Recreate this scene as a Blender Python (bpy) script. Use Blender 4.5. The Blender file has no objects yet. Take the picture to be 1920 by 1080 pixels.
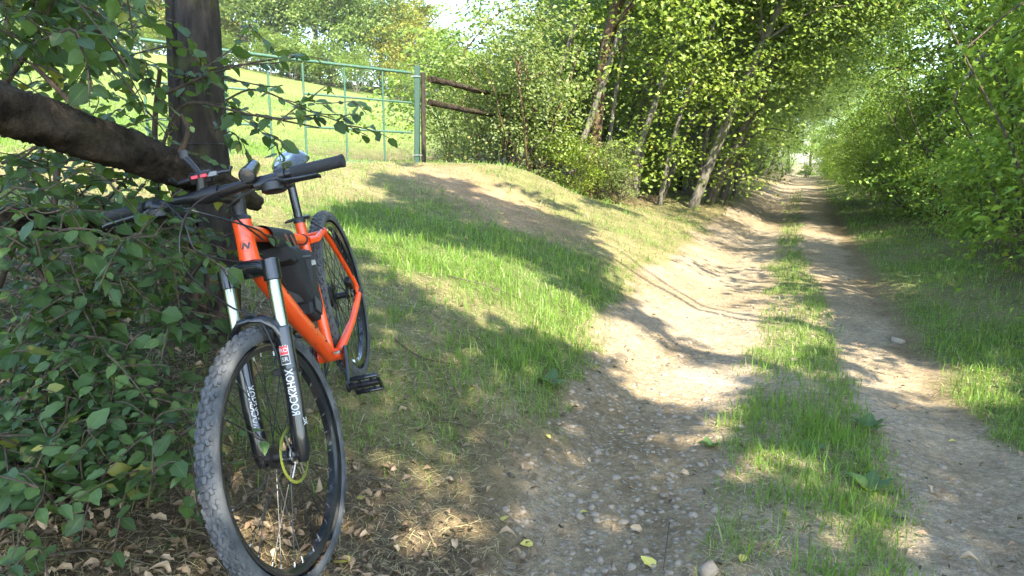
import bpy, bmesh, math, random
import numpy as np
from mathutils import Vector, Matrix

# ------------------------------------------------------------------ camera, sky, sun, exposure
SC = bpy.context.scene
COL = SC.collection
CAM_H, FPX, PITCH = 1.30, 1334.6, math.radians(10.0)
cam_data = bpy.data.cameras.new('camera')
cam_data.sensor_width = 36.0
cam_data.lens = 36.0 * FPX / 1920.0
cam_data.clip_start, cam_data.clip_end = 0.05, 3000.0
cam = bpy.data.objects.new('camera', cam_data)
COL.objects.link(cam)
cam.location = (0, 0, CAM_H)
cam.rotation_euler = (math.pi / 2 - PITCH, 0, 0)
SC.camera = cam

SUN_EL = math.radians(46)
SUN_AZ = math.atan2(0.42, -0.91)            # compass from +Y towards +X: behind the camera, to the right
SUN = np.array([math.sin(SUN_AZ) * math.cos(SUN_EL), math.cos(SUN_AZ) * math.cos(SUN_EL), math.sin(SUN_EL)])
world = bpy.data.worlds.new('World')
SC.world = world
world.use_nodes = True
wn = world.node_tree.nodes
bg = wn['Background']
sky = wn.new('ShaderNodeTexSky')
sky.sky_type = 'NISHITA'
sky.sun_disc = False
sky.sun_elevation = SUN_EL
sky.sun_rotation = SUN_AZ
sky.air_density, sky.dust_density, sky.ozone_density = 1.0, 0.6, 0.8
world.node_tree.links.new(sky.outputs['Color'], bg.inputs['Color'])
bg.inputs['Strength'].default_value = 0.15
sl = bpy.data.lights.new('sun', 'SUN')
sl.energy, sl.angle, sl.color = 4.0, math.radians(0.53), (1.0, 0.915, 0.76)
so = bpy.data.objects.new('sun', sl)
COL.objects.link(so)
so.rotation_euler = Vector(-SUN).to_track_quat('-Z', 'Y').to_euler()

SC.view_settings.view_transform = 'Standard'
SC.view_settings.look = 'None'
SC.view_settings.gamma = 1.0
SC.view_settings.exposure = 2.65
cy = SC.cycles
cy.max_bounces, cy.diffuse_bounces, cy.glossy_bounces, cy.transmission_bounces = 6, 3, 2, 3
cy.sample_clamp_indirect = 4.0
cy.use_denoising = True
cy.use_light_tree = False
cy.adaptive_threshold = 0.02
cy.caustics_reflective = cy.caustics_refractive = False

# ------------------------------------------------------------------ helpers
RNG = np.random.default_rng(11)
def rs(seed): return np.random.default_rng(seed)

def nrm(v):
    v = np.asarray(v, float)
    return v / np.maximum(np.linalg.norm(v, axis=-1, keepdims=True), 1e-9)

def at(px, py, depth):
    """point seen at a pixel of the 1920x1080 photograph, at this forward distance (metres along +Y)"""
    dx, dy = (px - 960) / FPX, -(py - 540) / FPX
    d = np.array([dx, math.cos(PITCH) + dy * math.sin(PITCH), -math.sin(PITCH) + dy * math.cos(PITCH)])
    return np.array([0, 0, CAM_H]) + d * (depth / d[1])

def smooth(a, b, x):
    x = np.clip((np.asarray(x, float) - a) / (b - a), 0, 1)
    return x * x * (3 - 2 * x)

def vnoise(x, y, scale=1.0, seed=0):
    """smooth value noise, about -1..1"""
    x = np.asarray(x, float) / scale; y = np.asarray(y, float) / scale
    xi, yi = np.floor(x).astype(np.int64), np.floor(y).astype(np.int64)
    fx, fy = x - xi, y - yi
    fx, fy = fx * fx * (3 - 2 * fx), fy * fy * (3 - 2 * fy)
    def h(a, b):
        n = (a * 374761393 + b * 668265263 + seed * 974711) & 0xFFFFFFFF
        n = ((n ^ (n >> 13)) * 1274126177) & 0xFFFFFFFF
        return ((n ^ (n >> 16)) & 0xFFFF) / 32767.5 - 1
    return (h(xi, yi) * (1 - fx) + h(xi + 1, yi) * fx) * (1 - fy) + (h(xi, yi + 1) * (1 - fx) + h(xi + 1, yi + 1) * fx) * fy

TD = np.array([0.375, 0.927]); TN = np.array([0.927, -0.375])     # along the track, to its right
def st(x, y):
    return TD[0] * x + TD[1] * y, TN[0] * x + TN[1] * y
def xy(s, t):
    return TD[0] * s + TN[0] * t, TD[1] * s + TN[1] * t

_KT = np.array([-420, -60, -45, -15, -8, -5.3, -4.2, -3.5, -2.5, -1.75, -1.234, -0.95, -0.8, -0.45, 0.05, 0.5, 0.75, 1.0, 1.6, 3, 6, 20, 420.])
_KZ = np.array([12.0, 10.6, 9.6, 2.70, 1.46, 1.27, 1.06, 0.90, 0.62, 0.396, 0.157, 0.05, -0.01, -0.02, 0.025, 0.0, -0.03, 0.02, 0.14, 0.34, 0.6, 1.2, 6.])
def height(x, y):
    x = np.asarray(x, float); y = np.asarray(y, float)
    s, t = st(x, y)
    wob = 0.10 * np.sin(s * 0.45) * smooth(4, 9, s)
    z = np.interp(t - wob, _KT, _KZ)
    z = z * (1 - 0.28 * smooth(9.5, 13.5, s) * smooth(-1.0, -2.0, t) * smooth(-16, -8, t))
    z = z + 0.24 * np.exp(-(((x - 0.0) / 1.3) ** 2 + ((y - 10.2) / 1.0) ** 2))
    z = z + 0.006 * vnoise(x, y, 0.10, 1) * smooth(40, 12, y) + 0.014 * vnoise(x, y, 0.31, 2)
    z = z + 0.03 * vnoise(x, y, 0.9, 3) * smooth(-1.6, -2.6, t) + 0.05 * vnoise(x, y, 2.6, 4) * smooth(-2.4, -3.6, t)
    z = z + 0.02 * vnoise(x, y, 0.7, 5) * smooth(0.8, 1.2, t)
    z = z + 0.6 * vnoise(x, y, 30, 6) * smooth(25, 60, np.hypot(x, y)) * smooth(2.5, 9, np.abs(t))
    return z

def seen(px, py, lo=1.0, hi=200):
    """where the line of sight through a pixel meets the ground"""
    a = at(px, py, 1.0) - np.array([0, 0, CAM_H])
    ys = np.geomspace(lo, hi, 1500)
    z = CAM_H + a[2] * ys
    k = np.argmax(z < height(a[0] * ys, ys))
    y = ys[k]
    return np.array([a[0] * y, y, float(height(a[0] * y, y))])

def inpoly(x, y, poly):
    inside = np.zeros(np.shape(x), bool)
    n = len(poly)
    for i in range(n):
        x1, y1 = poly[i]; x2, y2 = poly[(i + 1) % n]
        c = ((y1 > y) != (y2 > y)) & (x < (x2 - x1) * (y - y1) / ((y2 - y1) + 1e-12) + x1)
        inside ^= c
    return inside

# ------------------------------------------------------------------ mesh building
def link(name, me, mats=(), parent=None):
    o = bpy.data.objects.new(name, me)
    COL.objects.link(o)
    for m in (mats if isinstance(mats, (list, tuple)) else [mats]):
        if me is not None and len(me.materials) < 8:
            me.materials.append(m)
    if parent is not None:
        o.parent = parent
    return o

def tag(o, label=None, cat=None, group=None, kind=None):
    if label: o['label'] = label
    if cat: o['category'] = cat
    if group: o['group'] = group
    if kind: o['kind'] = kind
    return o

def empty(name, loc=(0, 0, 0), label=None, cat=None, group=None):
    o = bpy.data.objects.new(name, None)
    COL.objects.link(o)
    o.location = [float(c) for c in loc]
    o.empty_display_size = 0.1
    return tag(o, label, cat, group)

def fast_mesh(name, V, F, smooth_shade=False, uv=None, col=None, mat_idx=None):
    """V (n,3), F (m,k) with one k for all faces"""
    V = np.ascontiguousarray(V, np.float32); F = np.ascontiguousarray(F, np.int32)
    me = bpy.data.meshes.new(name)
    m, k = F.shape
    me.vertices.add(len(V)); me.vertices.foreach_set('co', V.ravel())
    me.loops.add(m * k); me.loops.foreach_set('vertex_index', F.ravel())
    me.polygons.add(m)
    me.polygons.foreach_set('loop_start', np.arange(0, m * k, k, dtype=np.int32))
    me.polygons.foreach_set('loop_total', np.full(m, k, np.int32))
    if smooth_shade: me.polygons.foreach_set('use_smooth', np.ones(m, bool))
    if mat_idx is not None: me.polygons.foreach_set('material_index', np.ascontiguousarray(mat_idx, np.int32))
    if uv is not None:
        l = me.uv_layers.new(name='UVMap')
        l.data.foreach_set('uv', np.ascontiguousarray(uv[F.ravel()], np.float32).ravel())
    if col is not None:
        a = me.attributes.new('Col', 'FLOAT_COLOR', 'POINT')
        a.data.foreach_set('color', np.ascontiguousarray(col, np.float32).ravel())
    me.update(calc_edges=True)
    return me

class MB:
    """collects shapes into one mesh"""
    def __init__(s): s.v, s.f, s.m, s.cur, s.flat = [], [], [], 0, False
    def _add(s, V, F):
        b = len(s.v)
        s.v.extend([tuple(float(c) for c in p) for p in V])
        for f in F:
            s.f.append(tuple(b + i for i in f)); s.m.append(s.cur)
        return s
    def tube(s, pts, r, seg=8, caps=True, sq=None, closed=False):
        """tube through points; r one number or a list; sq=(width, height) scales the section"""
        P = np.asarray(pts, float); n = len(P)
        R = np.full(n, r, float) if np.isscalar(r) else np.asarray(r, float)
        T = np.zeros_like(P)
        for i in range(n):
            a, b = (P[(i - 1) % n], P[(i + 1) % n]) if closed else (P[max(i - 1, 0)], P[min(i + 1, n - 1)])
            T[i] = nrm(b - a)
        ref = np.array([0, 1., 0]) if abs(T[0][1]) < 0.9 else np.array([0, 0, 1.])
        N = nrm(np.cross(T[0], ref)); V = []
        for i in range(n):
            N = nrm(N - T[i] * np.dot(N, T[i])); Bn = np.cross(T[i], N)
            for k in range(seg):
                a = 2 * math.pi * k / seg
                ca, sa = math.cos(a), math.sin(a)
                if sq: ca, sa = ca * sq[0], sa * sq[1]
                V.append(P[i] + R[i] * (N * ca + Bn * sa))
        F = []
        for i in range(n if closed else n - 1):
            j = (i + 1) % n
            for k in range(seg):
                F.append((i * seg + k, i * seg + (k + 1) % seg, j * seg + (k + 1) % seg, j * seg + k))
        if caps and not closed:
            F.append(tuple(range(seg - 1, -1, -1))); F.append(tuple((n - 1) * seg + k for k in range(seg)))
        return s._add(V, F)
    def box(s, c, ax, ay, az, bev=0.0):
        """box with half-axis vectors; bev chamfers all edges"""
        c, ax, ay, az = (np.asarray(q, float) for q in (c, ax, ay, az))
        if bev <= 0:
            V = [c + i * ax + j * ay + k * az for k in (-1, 1) for j in (-1, 1) for i in (-1, 1)]
            F = [(0, 2, 3, 1), (4, 5, 7, 6), (0, 1, 5, 4), (2, 6, 7, 3), (0, 4, 6, 2), (1, 3, 7, 5)]
            return s._add(V, F)
        l = [np.linalg.norm(q) for q in (ax, ay, az)]
        e = [max(1 - bev / q, 0.05) for q in l]
        bm = bmesh.new()
        for i in (-1, 1):
            for j in (-1, 1):
                for k in (-1, 1):
                    for w in range(3):
                        cc = [i * e[0], j * e[1], k * e[2]]; cc[w] = (i, j, k)[w]
                        bm.verts.new(c + cc[0] * ax + cc[1] * ay + cc[2] * az)
        bmesh.ops.convex_hull(bm, input=bm.verts)
        bm.verts.index_update()
        s._add([q.co for q in bm.verts], [[q.index for q in f.verts] for f in bm.faces])
        bm.free(); return s
    def lathe(s, origin, axis, prof, seg=24, start=None, closed=False, caps=True):
        """prof: list of (along, radius)"""
        o, a = np.asarray(origin, float), nrm(axis)
        ref = np.array([0, 1., 0]) if abs(a[1]) < 0.9 else np.array([1., 0, 0])
        e1 = nrm(np.cross(a, ref)) if start is None else nrm(start); e2 = np.cross(a, e1)
        V, F = [], []
        for al, r in prof:
            for k in range(seg):
                t = 2 * math.pi * k / seg
                V.append(o + a * al + r * (e1 * math.cos(t) + e2 * math.sin(t)))
        m = len(prof)
        for i in range(m if closed else m - 1):
            j = (i + 1) % m
            for k in range(seg):
                F.append((i * seg + k, i * seg + (k + 1) % seg, j * seg + (k + 1) % seg, j * seg + k))
        if caps and not closed:
            if prof[0][1] > 1e-4: F.append(tuple(range(seg - 1, -1, -1)))
            if prof[-1][1] > 1e-4: F.append(tuple((m - 1) * seg + k for k in range(seg)))
        return s._add(V, F)
    def prism(s, poly, off):
        """polygon (3-D points) pushed along off"""
        P = np.asarray(poly, float); o = np.asarray(off, float); n = len(P)
        V = list(P) + list(P + o)
        F = [tuple(range(n - 1, -1, -1)), tuple(range(n, 2 * n))] + [(i, (i + 1) % n, n + (i + 1) % n, n + i) for i in range(n)]
        return s._add(V, F)
    def mesh(s, name, smooth_deg=40):
        me = bpy.data.meshes.new(name)
        me.from_pydata(s.v, [], s.f)
        me.polygons.foreach_set('material_index', s.m)
        bm = bmesh.new(); bm.from_mesh(me)
        bmesh.ops.recalc_face_normals(bm, faces=bm.faces)
        bm.to_mesh(me); bm.free()
        if smooth_deg:
            me.polygons.foreach_set('use_smooth', [True] * len(me.polygons))
            me.set_sharp_from_angle(angle=math.radians(smooth_deg))
        me.update()
        return me
    def build(s, name, mats, parent=None, smooth_deg=40):
        return link(name, s.mesh(name, smooth_deg), mats, parent)

# ------------------------------------------------------------------ materials
class NT:
    def __init__(s, name):
        s.mat = bpy.data.materials.new(name); s.mat.use_nodes = True
        s.t = s.mat.node_tree; s.n = s.t.nodes; s.l = s.t.links
        s.bsdf = s.n['Principled BSDF']; s.out = s.n['Material Output']
    def node(s, typ, **kw):
        nd = s.n.new(typ)
        for k, v in kw.items():
            if hasattr(nd, k) and not isinstance(v, bpy.types.NodeSocket) and k not in [i.name for i in nd.inputs]:
                setattr(nd, k, v)
            else:
                s.set(nd.inputs[k.replace('_', ' ') if k not in nd.inputs else k], v)
        return nd
    def set(s, sock, v):
        if isinstance(v, bpy.types.NodeSocket): s.l.new(v, sock)
        else:
            if isinstance(v, (tuple, list)) and len(v) == 3 and sock.type == 'RGBA': v = (*v, 1)
            sock.default_value = v
    def mix(s, fac, a, b, blend='MIX'):
        nd = s.n.new('ShaderNodeMix'); nd.data_type = 'RGBA'; nd.blend_type = blend
        s.set(nd.inputs[0], fac); s.set(nd.inputs[6], a); s.set(nd.inputs[7], b)
        return nd.outputs[2]
    def math(s, op, a, b=0.0, clamp=False):
        nd = s.n.new('ShaderNodeMath'); nd.operation = op; nd.use_clamp = clamp
        s.set(nd.inputs[0], a); s.set(nd.inputs[1], b)
        return nd.outputs[0]
    def noise(s, scale, detail=3.0, rough=0.55, vec=None, out=0):
        nd = s.n.new('ShaderNodeTexNoise')
        nd.inputs['Scale'].default_value = scale; nd.inputs['Detail'].default_value = detail
        nd.inputs['Roughness'].default_value = rough
        if vec is not None: s.l.new(vec, nd.inputs['Vector'])
        return nd.outputs[out]
    def ramp(s, fac, stops):
        nd = s.n.new('ShaderNodeValToRGB'); e = nd.color_ramp.elements
        while len(e) < len(stops): e.new(0.5)
        for q, (p, c) in zip(e, stops):
            q.position = p; q.color = (*c, 1) if len(c) == 3 else c
        s.set(nd.inputs[0], fac)
        return nd.outputs[0]
    def coord(s, what='Object', scale=None):
        o = s.n.new('ShaderNodeTexCoord').outputs[what]
        if scale:
            m = s.n.new('ShaderNodeMapping'); m.inputs['Scale'].default_value = scale
            s.l.new(o, m.inputs['Vector']); o = m.outputs[0]
        return o
    def bump(s, h, strength=0.5, dist=0.01):
        nd = s.n.new('ShaderNodeBump'); nd.inputs['Strength'].default_value = strength
        nd.inputs['Distance'].default_value = dist
        s.l.new(h, nd.inputs['Height']); s.l.new(nd.outputs[0], s.bsdf.inputs['Normal'])
    def b(s, **kw):
        for k, v in kw.items(): s.set(s.bsdf.inputs[k.replace('_', ' ')], v)
        return s
    def rand(s): return s.n.new('ShaderNodeNewGeometry').outputs['Random Per Island']

def plain(name, color, rough=0.5, metal=0.0, var=0.12, scale=30, bump=0.0, coat=0.0, spec=0.5):
    t = NT(name)
    n = t.noise(scale, 4)
    c = t.mix(n, tuple(q * (1 - var) for q in color), tuple(min(q * (1 + var), 1) for q in color))
    t.b(Base_Color=c, Metallic=metal, Coat_Weight=coat, Specular_IOR_Level=spec)
    t.b(Roughness=t.math('ADD', t.math('MULTIPLY', n, 0.2), rough - 0.1))
    if bump: t.bump(n, bump, 0.004)
    return t.mat

def leafmat(name, dark, light, odd=None, trans=0.35, rough=0.45, veins=False, patch=0.0, spec=0.35):
    """leaf: colour by island, some odd (yellowing) ones, light passing through"""
    t = NT(name)
    r = t.math('FRACT', t.math('ADD', t.rand(), t.n.new('ShaderNodeObjectInfo').outputs['Random']))
    stops = [(0.0, tuple(q * .75 for q in dark)), (0.45, tuple((a_ + b_) / 2 for a_, b_ in zip(dark, light))), (0.85, tuple(q * 1.12 for q in light))]
    if odd: stops += [(0.96, light), (0.992, odd)]
    c = t.ramp(r, stops)
    if patch:
        n = t.noise(patch, 2, vec=t.coord('Object'))
        c = t.mix(t.math('MULTIPLY', t.math('SUBTRACT', n, 0.42, True), 2.2, True), c, t.mix(0.5, c, tuple(min(1, q * 1.9) for q in light)))
    if veins:
        u = t.n.new('ShaderNodeUVMap'); sp = t.n.new('ShaderNodeSeparateXYZ'); t.l.new(u.outputs[0], sp.inputs[0])
        ax = t.math('ABSOLUTE', t.math('SUBTRACT', sp.outputs[0], 0.5))
        ph = t.math('ADD', t.math('MULTIPLY', sp.outputs[1], 62.0), t.math('MULTIPLY', ax, -55.0))
        w = t.math('POWER', t.math('ABSOLUTE', t.math('SINE', t.math('MULTIPLY', ph, 0.5))), 6.0)
        mid = t.math('LESS_THAN', ax, 0.025)
        v = t.math('MAXIMUM', t.math('MULTIPLY', w, 0.5), mid)
        c = t.mix(t.math('MULTIPLY', v, 0.45), c, tuple(min(1, q * 2.0) for q in light))
        t.bump(t.math('MULTIPLY', v, -1.0), 0.5, 0.002)
    t.b(Base_Color=c, Roughness=rough, Specular_IOR_Level=spec)
    tr = t.n.new('ShaderNodeBsdfTranslucent')
    t.l.new(t.mix(0.55, c, (0.30, 0.42, 0.04), 'MIX'), tr.inputs['Color'])
    mx = t.n.new('ShaderNodeMixShader'); mx.inputs[0].default_value = trans
    t.l.new(t.bsdf.outputs[0], mx.inputs[1]); t.l.new(tr.outputs[0], mx.inputs[2])
    t.l.new(mx.outputs[0], t.out.inputs['Surface'])
    return t.mat

def barkmat(name, c1, c2, moss=0.0, scale=1.0):
    t = NT(name)
    v = t.coord('Object', (14 * scale, 14 * scale, 3 * scale))
    n = t.noise(2.2, 6, 0.65, v); n2 = t.noise(9 * scale, 4, vec=t.coord('Object'))
    c = t.mix(t.math('MULTIPLY', t.math('SUBTRACT', n, 0.3), 2.2, True), c1, c2)
    if moss:
        g = t.math('MULTIPLY', t.math('SUBTRACT', t.noise(5, 4, vec=t.coord('Object')), 0.62 - moss * 0.3, True), 6.0, True)
        c = t.mix(g, c, t.mix(n2, (0.05, 0.065, 0.012), (0.13, 0.14, 0.03)))
    t.b(Base_Color=c, Roughness=0.9, Specular_IOR_Level=0.15)
    t.bump(t.math('ADD', n, t.math('MULTIPLY', n2, 0.3)), 0.9, 0.02 / scale)
    return t.mat

def logmat():
    t = NT('rough_log_bark')
    g = t.coord('Object')
    n = t.noise(11, 8, 0.7, g); n2 = t.noise(55, 5, 0.7, g); n3 = t.noise(3.5, 3, 0.5, g)
    c = t.mix(t.math('MULTIPLY', t.math('SUBTRACT', n, 0.40, True), 4.0, True), (0.007, 0.006, 0.004), (0.080, 0.062, 0.044))
    c = t.mix(t.math('MULTIPLY', n2, 0.45), c, (0.030, 0.022, 0.015))
    g2 = t.math('MULTIPLY', t.math('SUBTRACT', n3, 0.55, True), 4.0, True)
    c = t.mix(t.math('MULTIPLY', g2, 0.7), c, (0.060, 0.062, 0.018))
    t.b(Base_Color=c, Roughness=0.95, Specular_IOR_Level=0.12)
    t.bump(t.math('ADD', n, t.math('MULTIPLY', n2, 0.5)), 1.0, 0.03)
    return t.mat

# the ground: zone colours come with the vertices, grain and pebbles from the nodes
def ground_material():
    t = NT('earth_and_turf')
    a = t.node('ShaderNodeAttribute', attribute_name='Col')
    g = t.coord('Object')
    n1, n2 = t.noise(3.0, 6, 0.6, g), t.noise(28.0, 5, 0.65, g)
    c = t.mix(1.0, a.outputs['Color'], t.ramp(n1, [(0.3, (0.72, 0.70, 0.66)), (0.7, (1.2, 1.18, 1.12))]), 'MULTIPLY')
    c = t.mix(1.0, c, t.ramp(n2, [(0.3, (0.62, 0.60, 0.58)), (0.7, (1.3, 1.28, 1.22))]), 'MULTIPLY')
    n3 = t.noise(170.0, 4, 0.7, g)
    c = t.mix(1.0, c, t.ramp(n3, [(0.34, (0.55, 0.53, 0.50)), (0.5, (1.0, 1.0, 1.0)), (0.68, (1.25, 1.23, 1.2))]), 'MULTIPLY')
    vo = t.node('ShaderNodeTexVoronoi', Scale=38.0); t.l.new(g, vo.inputs['Vector'])
    vo2 = t.node('ShaderNodeTexVoronoi', Scale=90.0); t.l.new(g, vo2.inputs['Vector'])
    peb = t.math('MULTIPLY', t.math('SUBTRACT', 0.52, vo.outputs['Distance'], True), 2.0, True)
    pick = t.math('GREATER_THAN', t.node('ShaderNodeSeparateColor', Color=vo.outputs['Color']).outputs[0], 0.55)
    stone = t.math('MULTIPLY', t.math('MULTIPLY', peb, pick), a.outputs['Alpha'])
    pc = t.mix(vo.outputs['Color'], (0.20, 0.178, 0.14), (0.34, 0.30, 0.24))
    c = t.mix(t.math('MULTIPLY', stone, 1.3, True), c, pc)
    t.b(Base_Color=c, Roughness=0.95, Specular_IOR_Level=0.2)
    hgt = t.math('ADD', t.math('MULTIPLY', n2, 0.7), t.math('ADD', t.math('MULTIPLY', stone, 0.8), t.math('ADD', t.math('MULTIPLY', n3, 0.5), t.math('MULTIPLY', vo2.outputs['Distance'], 0.35))))
    t.bump(hgt, 0.8, 0.02)
    return t.mat

MAT = {}
MAT['ground'] = ground_material()
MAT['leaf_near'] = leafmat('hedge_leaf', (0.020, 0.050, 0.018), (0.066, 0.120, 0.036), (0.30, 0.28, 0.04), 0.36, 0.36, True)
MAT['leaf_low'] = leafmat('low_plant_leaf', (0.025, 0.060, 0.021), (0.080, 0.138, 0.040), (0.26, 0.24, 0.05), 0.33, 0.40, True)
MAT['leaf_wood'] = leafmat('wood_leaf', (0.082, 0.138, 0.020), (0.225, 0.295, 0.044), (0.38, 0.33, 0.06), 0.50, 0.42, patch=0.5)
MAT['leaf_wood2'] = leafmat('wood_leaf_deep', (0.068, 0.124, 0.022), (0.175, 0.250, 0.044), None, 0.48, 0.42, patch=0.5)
MAT['leaf_olive'] = leafmat('olive_leaf', (0.080, 0.115, 0.034), (0.165, 0.205, 0.064), (0.25, 0.22, 0.06), 0.38, 0.5, patch=0.4)
MAT['leaf_right'] = leafmat('right_hedge_leaf', (0.070, 0.140, 0.024), (0.200, 0.310, 0.048), (0.42, 0.38, 0.06), 0.50, 0.45, patch=0.5)
MAT['leaf_far'] = leafmat('far_leaf', (0.085, 0.140, 0.040), (0.185, 0.255, 0.075), (0.30, 0.28, 0.08), 0.42, 0.55, patch=0.25)
MAT['leaf_far_yellow'] = leafmat('far_leaf_yellowing', (0.14, 0.15, 0.03), (0.28, 0.26, 0.05), (0.40, 0.33, 0.07), 0.38, 0.55, patch=0.25)
MAT['grass'] = leafmat('grass_blade', (0.075, 0.145, 0.022), (0.165, 0.285, 0.045), (0.42, 0.36, 0.17), 0.42, 0.4)
MAT['straw'] = leafmat('dry_grass_blade', (0.22, 0.18, 0.085), (0.46, 0.39, 0.21), (0.16, 0.20, 0.04), 0.25, 0.6)
MAT['deadleaf'] = leafmat('dead_leaf', (0.060, 0.040, 0.024), (0.23, 0.155, 0.095), (0.42, 0.30, 0.17), 0.12, 0.7)
MAT['yellowleaf'] = leafmat('fallen_yellow_leaf', (0.42, 0.34, 0.07), (0.60, 0.50, 0.12), None, 0.25, 0.5, True)
MAT['bark_dark'] = barkmat('dark_bark', (0.012, 0.010, 0.008), (0.060, 0.050, 0.040), 0.25)
MAT['bark_brown'] = barkmat('brown_bark', (0.036, 0.024, 0.016), (0.150, 0.095, 0.058), 0.2)
MAT['bark_grey'] = barkmat('grey_bark', (0.045, 0.040, 0.032), (0.220, 0.200, 0.160), 0.35)
MAT['bark_moss'] = barkmat('mossy_bark', (0.030, 0.022, 0.014), (0.130, 0.085, 0.052), 0.55)
MAT['bark_log'] = logmat()
MAT['twig'] = barkmat('twig_bark', (0.045, 0.035, 0.025), (0.120, 0.095, 0.070), 0.1, 3)
MAT['stone'] = plain('pebble', (0.235, 0.190, 0.135), 0.9, var=0.4, scale=6, bump=0.2)

# ------------------------------------------------------------------ the ground, in zones
def lerp_s(s, ks, kv): return np.interp(s, ks, kv)
def zones(x, y):
    s, t = st(x, y)
    n = 0.13 * vnoise(x, y, 0.55, 21) + 0.09 * vnoise(x, y, 0.17, 22)
    le = lerp_s(s, [0, 2.2, 6, 11, 21, 60], [-0.85, -0.9, -1.3, -1.42, -1.55, -1.4]) + n
    re = lerp_s(s, [0, 3.5, 6, 9, 17, 60], [1.05, 0.98, 0.74, 0.64, 0.62, 0.7]) + n * 0.8
    ml = lerp_s(s, [0, 3, 6, 14, 30, 60], [-0.18, -0.22, -0.24, -0.34, -0.36, -0.36]) + n
    mr = lerp_s(s, [0, 2.5, 4.2, 6.4, 11.5, 20], [0.44, 0.44, 0.38, 0.24, 0.05, -0.02]) + n * 0.6
    track = smooth(-0.10, 0.10, t - le) * smooth(-0.09, 0.09, re - t) * smooth(90, 80, s)
    mid = smooth(-0.10, 0.10, t - ml) * smooth(-0.08, 0.08, mr - t)
    return s, t, track, mid

LUSH = [[(-1.85, 6.22), (-1.22, 6.31), (-0.57, 6.96), (0.21, 6.91), (0.8, 6.6), (0.95, 5.79), (0.7, 4.75), (0.14, 4.44), (-0.37, 4.4), (-0.92, 4.65), (-1.36, 5.05)],
        [(-0.23, 3.79), (0.14, 4.4), (0.64, 4.6), (0.62, 4.18), (0.27, 3.48), (0.0, 3.03), (-0.15, 3.22)],
        [(-0.82, 4.0), (-0.66, 4.37), (-0.49, 4.04), (-0.57, 3.37), (-0.67, 3.22)]]
BARE = [[(-1.46, 9.91), (-0.73, 9.91), (-0.41, 9.3), (0.26, 8.58), (0.82, 8.4), (0.52, 7.69), (-0.34, 7.55), (-0.99, 8.34)],
        [(-0.45, 7.47), (0.23, 7.55), (0.82, 7.77), (0.55, 7.29), (-0.2, 6.7)]]
LITTER = [(-1.6, 2.0), (-0.99, 2.12), (-0.59, 2.35), (-0.4, 2.5), (-0.21, 2.33), (-0.10, 2.04), (-0.1, 1.2), (-2.0, 1.2)]
def soft_in(x, y, poly, w=0.22, seed=31):
    q = np.zeros(np.shape(x))
    for k, (dx, dy) in enumerate(((0, 0), (w, 0), (-w, 0), (0, w), (0, -w), (w * .6, w * .6), (-w * .6, w * .6), (w * .6, -w * .6), (-w * .6, -w * .6))):
        jx, jy = 0.18 * vnoise(x, y, 0.4, seed), 0.18 * vnoise(x, y, 0.4, seed + 1)
        q = q + inpoly(x + dx + jx, y + dy + jy, poly)
    return q / 9.0

def cover(x, y):
    """green grass and dry grass cover, 0..1 each, litter, wood floor"""
    s, t, track, mid = zones(x, y)
    lush = np.clip(sum(soft_in(x, y, p) for p in LUSH), 0, 1)
    bare = np.clip(sum(soft_in(x, y, p, 0.3, 41) for p in BARE), 0, 1)
    litter = soft_in(x, y, LITTER, 0.2, 51)
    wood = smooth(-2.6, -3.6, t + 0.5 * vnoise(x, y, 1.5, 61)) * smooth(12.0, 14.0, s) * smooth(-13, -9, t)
    hedge_r = smooth(1.7, 2.4, t + 0.3 * vnoise(x, y, 1.1, 62))
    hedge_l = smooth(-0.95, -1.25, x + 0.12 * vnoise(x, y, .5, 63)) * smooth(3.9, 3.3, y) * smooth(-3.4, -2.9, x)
    pn = 0.5 + 0.5 * vnoise(x, y, 0.8, 71) + 0.25 * vnoise(x, y, 0.25, 72)
    field = smooth(-6.0, -8.5, t)
    off = 1 - track
    vb = smooth(0.75, 1.05, t)                                  # right verge
    g_bank = np.clip(0.25 + 0.45 * pn, 0, 1) * smooth(-1.0, -1.5, t)
    g_bank = np.maximum(g_bank * 0.85, lush)
    green = off * np.maximum(g_bank * (t < 0), vb * np.clip(0.38 + 0.65 * pn, 0, 1))
    green = np.maximum(green, mid * np.clip(-0.22 + 1.05 * pn + .55 * smooth(2.4, 4.5, s), 0, 1) * smooth(24, 10, s * 0.8) )
    green = np.maximum(green, mid * np.clip(pn, 0.2, 1) * smooth(2.5, 5, s))
    green = np.maximum(green, field * 0.9)
    fringe = off * smooth(0.98, 0.5, off)
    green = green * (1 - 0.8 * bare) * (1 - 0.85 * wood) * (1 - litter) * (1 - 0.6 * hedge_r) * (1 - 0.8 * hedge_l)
    dry = off * np.clip(1.1 - pn, 0.25, 1) * smooth(-0.9, -1.2, t) * (1 - 0.6 * lush) * (1 - 0.45 * bare) * (1 - wood) * (1 - 0.7 * litter) * (1 - 0.8 * field)
    dry = np.maximum(dry, 0.35 * vb * off * (1 - hedge_r))
    dry = np.maximum(dry, 0.5 * mid * np.clip(1.2 - pn, .2, 1))
    return dict(s=s, t=t, track=track, mid=mid, green=np.clip(green, 0, 1), dry=np.clip(dry, 0, 1), litter=litter,
                wood=wood, hr=hedge_r, hl=hedge_l, bare=bare, lush=lush, field=field, pn=pn)

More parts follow.
